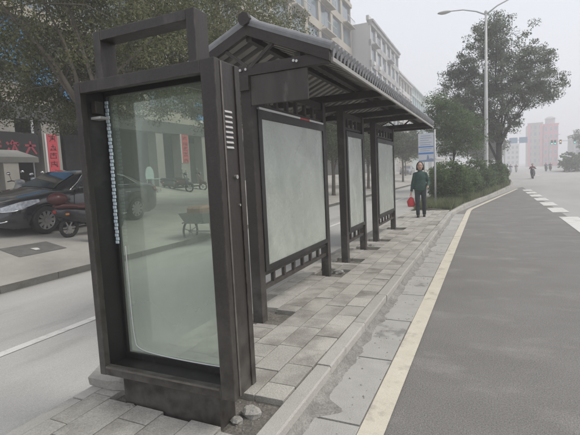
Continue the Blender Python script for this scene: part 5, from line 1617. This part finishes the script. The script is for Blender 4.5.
# blue glazed bay on the first building (upper floors at its far end)
# shop dressing
def banner(y0, y1, z0, z1, label):
    b_ = empty('red_banner', (-17.02, (y0 + y1) / 2, z0), label, 'banner', 'red couplet banners on the shop pillars')
    MB().box(-17.045, -17.0, y0, y1, z0, z1).build('cloth', M['banner'], b_)
    MB().box(-17.045, -16.998, y0 - 0.10, y0 - 0.02, z0 - 0.02, z1 + 0.03).build('white_edge', M['banner_edge'], b_)
    n = 5
    rg_ = random.Random(int(y0 * 10))
    for i in range(n):
        zc_ = z0 + (z1 - z0) * (i + 0.5) / n
        h_ = (z1 - z0) / n * 0.36
        yc_ = (y0 + y1) / 2; w_ = (y1 - y0) * 0.32
        m_ = MB()
        pool = [(-1, 0.75, 1, 0.8), (0.1, 1, 0, -0.2), (-0.8, 0.4, -0.9, -0.9), (0.8, 0.4, 0.85, -0.9), (-0.7, -0.1, 0.7, -0.15), (-0.3, -0.3, -0.8, -1), (0.2, -0.2, 0.9, -0.9), (-0.9, -0.85, 0.9, -0.8), (-0.5, 0.3, 0.5, 0.3)]
        for a, b, c, d in rg_.sample(pool, 6):
            j = lambda: rg_.uniform(-0.12, 0.12)
            m_.beam((-16.996, yc_ + (a + j()) * w_, zc_ + (b + j()) * h_), (-16.996, yc_ + (c + j()) * w_, zc_ + (d + j()) * h_), 0.034, 0.006, (1, 0, 0))
        m_.build('brush_character', M['ink'], b_)


banner(12.5, 12.98, 1.95, 3.75, 'red vertical banner with dark characters above the roof of the black sedan')
banner(21.4, 22.0, 2.6, 4.3, 'red vertical banner seen through the light box glass above the scooters')
banner(31.0, 31.6, 1.6, 3.6, 'red vertical banner seen in the gap between the first two glass panels')
# pillars that carry the banners, inside the shop row
for yy in (12.74, 21.7, 31.3):
    b_ = MB().box(-17.65, -17.046, yy - 0.42, yy + 0.42, 1.25, 4.29).build('shop_pillar', M['pillar'])
    tag(b_, {12.74: 'tiled shop pillar behind the red banner by the black sedan', 21.7: 'tiled shop pillar behind the banner seen through the light box', 31.3: 'tiled shop pillar behind the banner in the shelter gap'}[yy], 'pillar', 'shop pillars with banners')

sg = empty('shop_sign', (-17.0, 10.2, 2.55), 'dark shop board with red characters at the left edge above the pale canopy', 'sign')
MB().box(-17.05, -16.98, 8.2, 12.1, 2.6, 3.75).build('board', M['wall_dark'], sg)
glyphs = [  # two readable shapes and one cut off by the frame
    (10.35, [(-0.8, 0.7, 0.8, 0.7), (0, 1, 0, -0.9), (-0.8, 0.1, 0.8, 0.1), (-0.7, -0.6, 0.7, -0.6)]),
    (11.0, [(-0.9, 0.7, -0.6, 0.35), (-0.9, -0.7, -0.55, -0.1), (0.1, 1, -0.3, 0.4), (-0.1, 0.65, 0.9, 0.6), (0.9, 0.6, 0.7, 0.3), (0.3, 0.4, -0.3, -0.9), (0.3, 0.1, 0.95, -0.9)]),
    (11.72, [(-0.9, 0.35, 0.9, 0.35), (0, 1, 0, 0.3), (0, 0.3, -0.8, -0.9), (0.05, 0.3, 0.9, -0.9)])]
for yc_, st in glyphs:
    m_ = MB()
    for a, b, c, d in st:
        m_.beam((-16.972, yc_ + a * 0.26, 3.15 + b * 0.27), (-16.972, yc_ + c * 0.26, 3.15 + d * 0.27), 0.085, 0.012, (1, 0, 0))
    m_.build('character', M['red_char'], sg)
for yy in (8.4, 11.9):
    MB().box(-17.04, -16.99, yy - 0.05, yy + 0.05, 3.75, 4.4).build('hanger', M['galv'], sg)

bl = [(11.0, 12.4, 6.6, 8.6, 'large blue tarpaulin sign high on the cream building at the left edge'), (12.6, 13.5, 5.9, 7.0, 'smaller blue tarpaulin beside the large one behind the leaves'), (13.9, 15.0, 5.4, 6.1, 'narrow blue board low behind the leaves left of the light box'),
      (24.0, 26.2, 5.5, 6.6, 'blue board seen through the top of the light box glass')]
for y0, y1, z0, z1, lb in bl:
    t_ = empty('blue_signboard', (-17.6, (y0 + y1) / 2, z0), lb, 'signboard', 'blue boards on the cream building')
    MB().box(-17.77, -17.6, y0, y1, z0, z1).build('face', M['awning_blue'], t_, bevel=0.02)
    for yy in (y0 + 0.2, y1 - 0.2):
        MB().box(-18.2, -17.771, yy - 0.04, yy + 0.04, (z0 + z1) / 2 - 0.04, (z0 + z1) / 2 + 0.04).build('bracket', M['galv'], t_)

# canopy stall at the left edge
cn = empty('market_canopy', (-13.4, 7.3, sz(-13.4)), 'pale cloth canopy on thin poles at the left edge behind the sedan', 'canopy')
MB().add([(-14.6, 5.6, 2.52), (-12.5, 5.6, 2.30), (-12.5, 8.85, 2.30), (-14.6, 8.85, 2.52), (-14.6, 5.6, 2.55), (-12.5, 5.6, 2.46), (-12.5, 8.85, 2.46), (-14.6, 8.85, 2.55), (-13.5, 5.6, 2.74), (-13.5, 8.85, 2.74)],
         [(4, 5, 6, 7)[::-1], (0, 1, 2, 3), (0, 4, 8, 5, 1), (2, 6, 9, 7, 3), (1, 5, 6, 2), (3, 7, 4, 0), (4, 7, 9, 8), (8, 9, 6, 5)]).build('cloth', M['canopy_cloth'], cn)
for x, y in ((-14.5, 5.7), (-12.6, 5.7), (-12.6, 8.75), (-14.5, 8.75)):
    MB().cyl((x, y, sz(x) - 0.02), (x, y, 2.45), 0.022, n=8).build('pole', M['galv'], cn)

def crate(x, y, rz, col, label):
    z = sz(x)
    c_ = empty('crate', (x, y, z), label, 'crate', 'crates set out by the canopy')
    m_ = MB(); m_.box(-0.28, 0.28, -0.2, 0.2, 0.0, 0.02)
    m_.build('base', M[col], c_, world=False)
    for sx_, sy_, lx, ly in ((0, -0.19, 0.28, 0.01), (0, 0.19, 0.28, 0.01), (-0.27, 0, 0.01, 0.18), (0.27, 0, 0.01, 0.18)):
        for k_ in range(3):
            MB().box(sx_ - lx, sx_ + lx, sy_ - ly, sy_ + ly, 0.025 + k_ * 0.1, 0.105 + k_ * 0.1).build('slat', M[col], c_, world=False)
    for sx_ in (-0.255, 0.255):
        for sy_ in (-0.175, 0.175):
            MB().box(sx_ - 0.012, sx_ + 0.012, sy_ - 0.012, sy_ + 0.012, 0.02, 0.33).build('corner_post', M[col], c_, world=False)
    c_.rotation_euler = (0, 0.08, rz)


crate(-13.6, 7.6, 0.2, 'white_plastic', 'white crate under the pale canopy')
crate(-13.9, 8.3, 0.5, 'moped_red', 'maroon crate under the pale canopy beside the white crate')
crate(-15.2, 11.2, 0.1, 'awning_blue', 'blue crate on the pavement below the red characters')
crate(-15.1, 16.6, 0.3, 'grey_plastic', 'grey crate by the terrace left of the scooters')

# pale cyan chair outside the shop
ch = empty('plastic_chair', (-16.4, 18.0, 1.25), 'pale cyan plastic chair on the shop terrace seen through the light box glass', 'chair')
vs = []
prof = [(-0.30, 0.42), (-0.31, 0.70), (-0.25, 0.95), (-0.10, 1.10), (0.10, 1.10), (0.25, 0.95), (0.31, 0.70), (0.30, 0.42)]
MB().prism([(y + 18.0, z + 1.25) for y, z in prof], 'x', -16.62, -16.58).build('backrest', M['cyan'], ch)
MB().box(-16.60, -16.15, 17.72, 18.28, 1.66, 1.70).build('seat', M['cyan'], ch, bevel=0.01)
for x in (-16.57, -16.19):
    for y in (17.75, 18.25):
        MB().box(x - 0.02, x + 0.02, y - 0.02, y + 0.02, 1.25, 1.66).build('leg', M['cyan'], ch)

# ------------------------------------------------------------------ far end of the road
def simple_tower(name, label, x0, x1, y0, y1, z1, wall, glass, nfl, nbay, grp=None, top=None):
    r = empty(name, ((x0 + x1) / 2, y0, 0), label, 'building', grp)
    blk('wall', wall, r, x0, x1, y0, y1, -0.02, z1)
    fh = (z1 - 1.0) / nfl
    bwid = (x1 - x0) / nbay
    for f in range(nfl):
        for i in range(nbay):
            a = x0 + bwid * i
            wn = blk('window', 'win_frame', r, a + bwid * 0.2, a + bwid * 0.8, y0 - 0.06, y0 + 0.1, 0.9 + f * fh + fh * 0.25, 0.9 + f * fh + fh * 0.85)
            subblk('pane', glass, wn, a + bwid * 0.25, a + bwid * 0.75, y0 - 0.09, y0 - 0.03, 0.9 + f * fh + fh * 0.3, 0.9 + f * fh + fh * 0.8)
    blk('parapet', wall, r, x0 - 0.2, x1 + 0.2, y0 - 0.2, y0 + 0.6, z1, z1 + 0.6)
    return r


simple_tower('striped_block', 'pink and cream striped block in the haze beyond the crossing', 15.6, 21.2, 219, 232, 18.4, 'wall_cream', 'win_glass', 6, 3)
pk = simple_tower('pink_block', 'deep pink block with a round rooftop tank in the haze beyond the crossing', 21.6, 27.2, 220, 232, 17.6, 'wall_pink', 'win_glass', 5, 3)
for i in range(2):
    b_ = blk('pink_panel', 'wall_pink', bpy.data.objects['striped_block'], 15.62 + i * 4.5, 16.6 + i * 4.5, 218.7, 218.95, 0, 18.3)
MB().cyl((24.5, 224, 18.2), (24.5, 224, 20.6), 1.9, n=16).build('roof_tank', M['wall_grey'], pk)
MB().cyl((24.5, 224, 20.6), (24.5, 224, 21.4), 2.3, 1.2, n=16).build('roof_tank_cap', M['wall_grey'], pk)
simple_tower('pale_block', 'low pale block far down the road left of the striped block', 4.5, 14.5, 260, 280, 11.5, 'wall_white', 'win_glass', 4, 5)
simple_tower('grey_block', 'grey block in the haze at the right edge', 30, 44, 200, 215, 12, 'wall_grey', 'win_glass', 4, 6)
# far trees at the right and down the median
for i, (x, y, hh, w_, lb) in enumerate([(16.2, 88, 8.4, 3.2, 'dark hazy tree at the right edge of the picture'), (20.5, 110, 8.4, 3.6, 'hazy tree in front of the pink block to the right'), (24.5, 120, 8.0, 3.6, 'hazy tree next to the right edge behind the traffic lights'), (-1.0, 62, 8.0, 3.0, 'hazy tree behind the big round crowned tree'),
                                        (-0.8, 95, 8.0, 3.0, 'distant pale tree down the island')]):
    lo = [(x, y, hh * 0.62, w_, w_, hh * 0.30, 3), (x + 0.8, y, hh * 0.48, w_ * 0.8, w_ * 0.8, hh * 0.22, 2)]
    tree('roadside_tree', (x, y, -0.03 if x > 3 else 0.15), lb, lo, 300, 46, 0.55, 0.24, M['leaf_big'], 0.16, hh * 0.36, 80 + i, 'bark_dark', group='hazy trees far down the road', nlimb=6)
for i, (x, y, rx, h_, lb) in enumerate([(11.2, 78, 1.5, 3.0, 'dark rounded roadside bush at the right edge'), (13.6, 80, 1.8, 3.2, 'second roadside bush behind the one at the right edge'), (17.6, 88, 1.6, 2.2, 'hazy bush farther along the right roadside')]):
    bush((x, y, -0.02), [(x, y, h_ * 0.48, rx, 2.2, h_ * 0.52, 3)], 200, 26, 0.26, lb, 90 + i, 'bushes along the right roadside')

struct(MB().box(9.9, 15.4, 72, 90, -0.05, 0.0).build('median_strip', M['soil']))
# gantry sign and traffic lights
gt = empty('gantry_sign', (2.6, 112, 0), 'pale overhead direction sign on a cantilever post over the far road', 'road sign')
MB().cyl((2.6, 112, -0.02), (2.6, 112, 7.4), 0.14, 0.10, n=10).build('post', M['lamp_paint'], gt)
MB().cyl((2.6, 112, 6.9), (8.2, 112, 6.9), 0.08, n=8).build('arm', M['lamp_paint'], gt)
for a in (4.2, 6.2):
    MB().box(a, a + 1.7, 111.85, 111.9, 6.2, 7.5).build('sign_face', M['roadsign'], gt)
    MB().box(a + 0.8, a + 0.9, 111.9, 111.95, 6.3, 7.4).build('sign_bracket', M['galv'], gt)
tl_ = empty('traffic_light', (11.9, 110, 0), 'white cantilever traffic light post over the far crossing showing green', 'traffic light')
MB().cyl((11.9, 110, -0.02), (11.9, 110, 7.0), 0.15, 0.11, n=10).build('post', M['lamp_paint'], tl_)
MB().tube([(11.9, 110, 5.9), (14, 110, 6.0), (17.4, 110, 6.0)], 0.07, 8).build('arm', M['lamp_paint'], tl_)
for x, mm in ((12.4, 'lit_green'), (13.0, 'lit_green'), (14.0, 'lit_amber'), (16.6, 'lit_green')):
    hd = MB().box(x - 0.2, x + 0.2, 109.75, 109.93, 5.35, 6.3).build('signal_head', M['black_plastic'], tl_)
    for q_ in range(3):
        MB().cyl((x, 109.70, 5.55 + q_ * 0.29), (x, 109.752, 5.55 + q_ * 0.29), 0.115, n=10).build('signal_lens', M[mm] if q_ == (0 if mm == 'lit_green' else 1) else M['wall_dark'], hd)
# far lamp posts
for i, (x, y) in enumerate([(2.2, 75), (2.2, 130), (2.2, 165), (15.5, 140)]):
    l_ = empty('street_lamp', (x, y, 0), ['slim hazy street lamp past the big tree', 'slim hazy street lamp beyond the crossing', 'faintest slim street lamp far down the road', 'hazy street lamp on the right of the far road'][i], 'street lamp', 'hazy street lamps far down the road')
    MB().cyl((x, y, -0.02), (x, y, 8.6), 0.10, 0.06, n=8).build('pole', M['lamp_paint'], l_)
    MB().tube([(x, y, 8.5), (x + 0.8, y, 8.95), (x + 1.7, y, 9.05)], 0.04, 6).build('arm', M['lamp_paint'], l_)
    MB().ball((x + 1.95, y, 9.05), (0.4, 0.15, 0.09), 10, 6).build('lamp_head', M['lamp_paint'], l_)

# ------------------------------------------------------------------ hazy air
hz = MB().box(-70, 80, -25, 460, -1.2, 33).build('haze', M['ground'])
hz.data.materials.clear()
hm = bpy.data.materials.new('haze_air'); hm.use_nodes = True
N_ = hm.node_tree.nodes; N_.clear()
ho = N_.new('ShaderNodeOutputMaterial'); hv = N_.new('ShaderNodeVolumePrincipled')
hv.inputs['Color'].default_value = (0.97, 0.975, 1.0, 1)
hv.inputs['Density'].default_value = 0.0048
hv.inputs['Anisotropy'].default_value = 0.2
hm.node_tree.links.new(hv.outputs[0], ho.inputs['Volume'])
hz.data.materials.append(hm)
tag(hz, 'pale damp haze filling the air over the street', 'haze', kind='stuff')
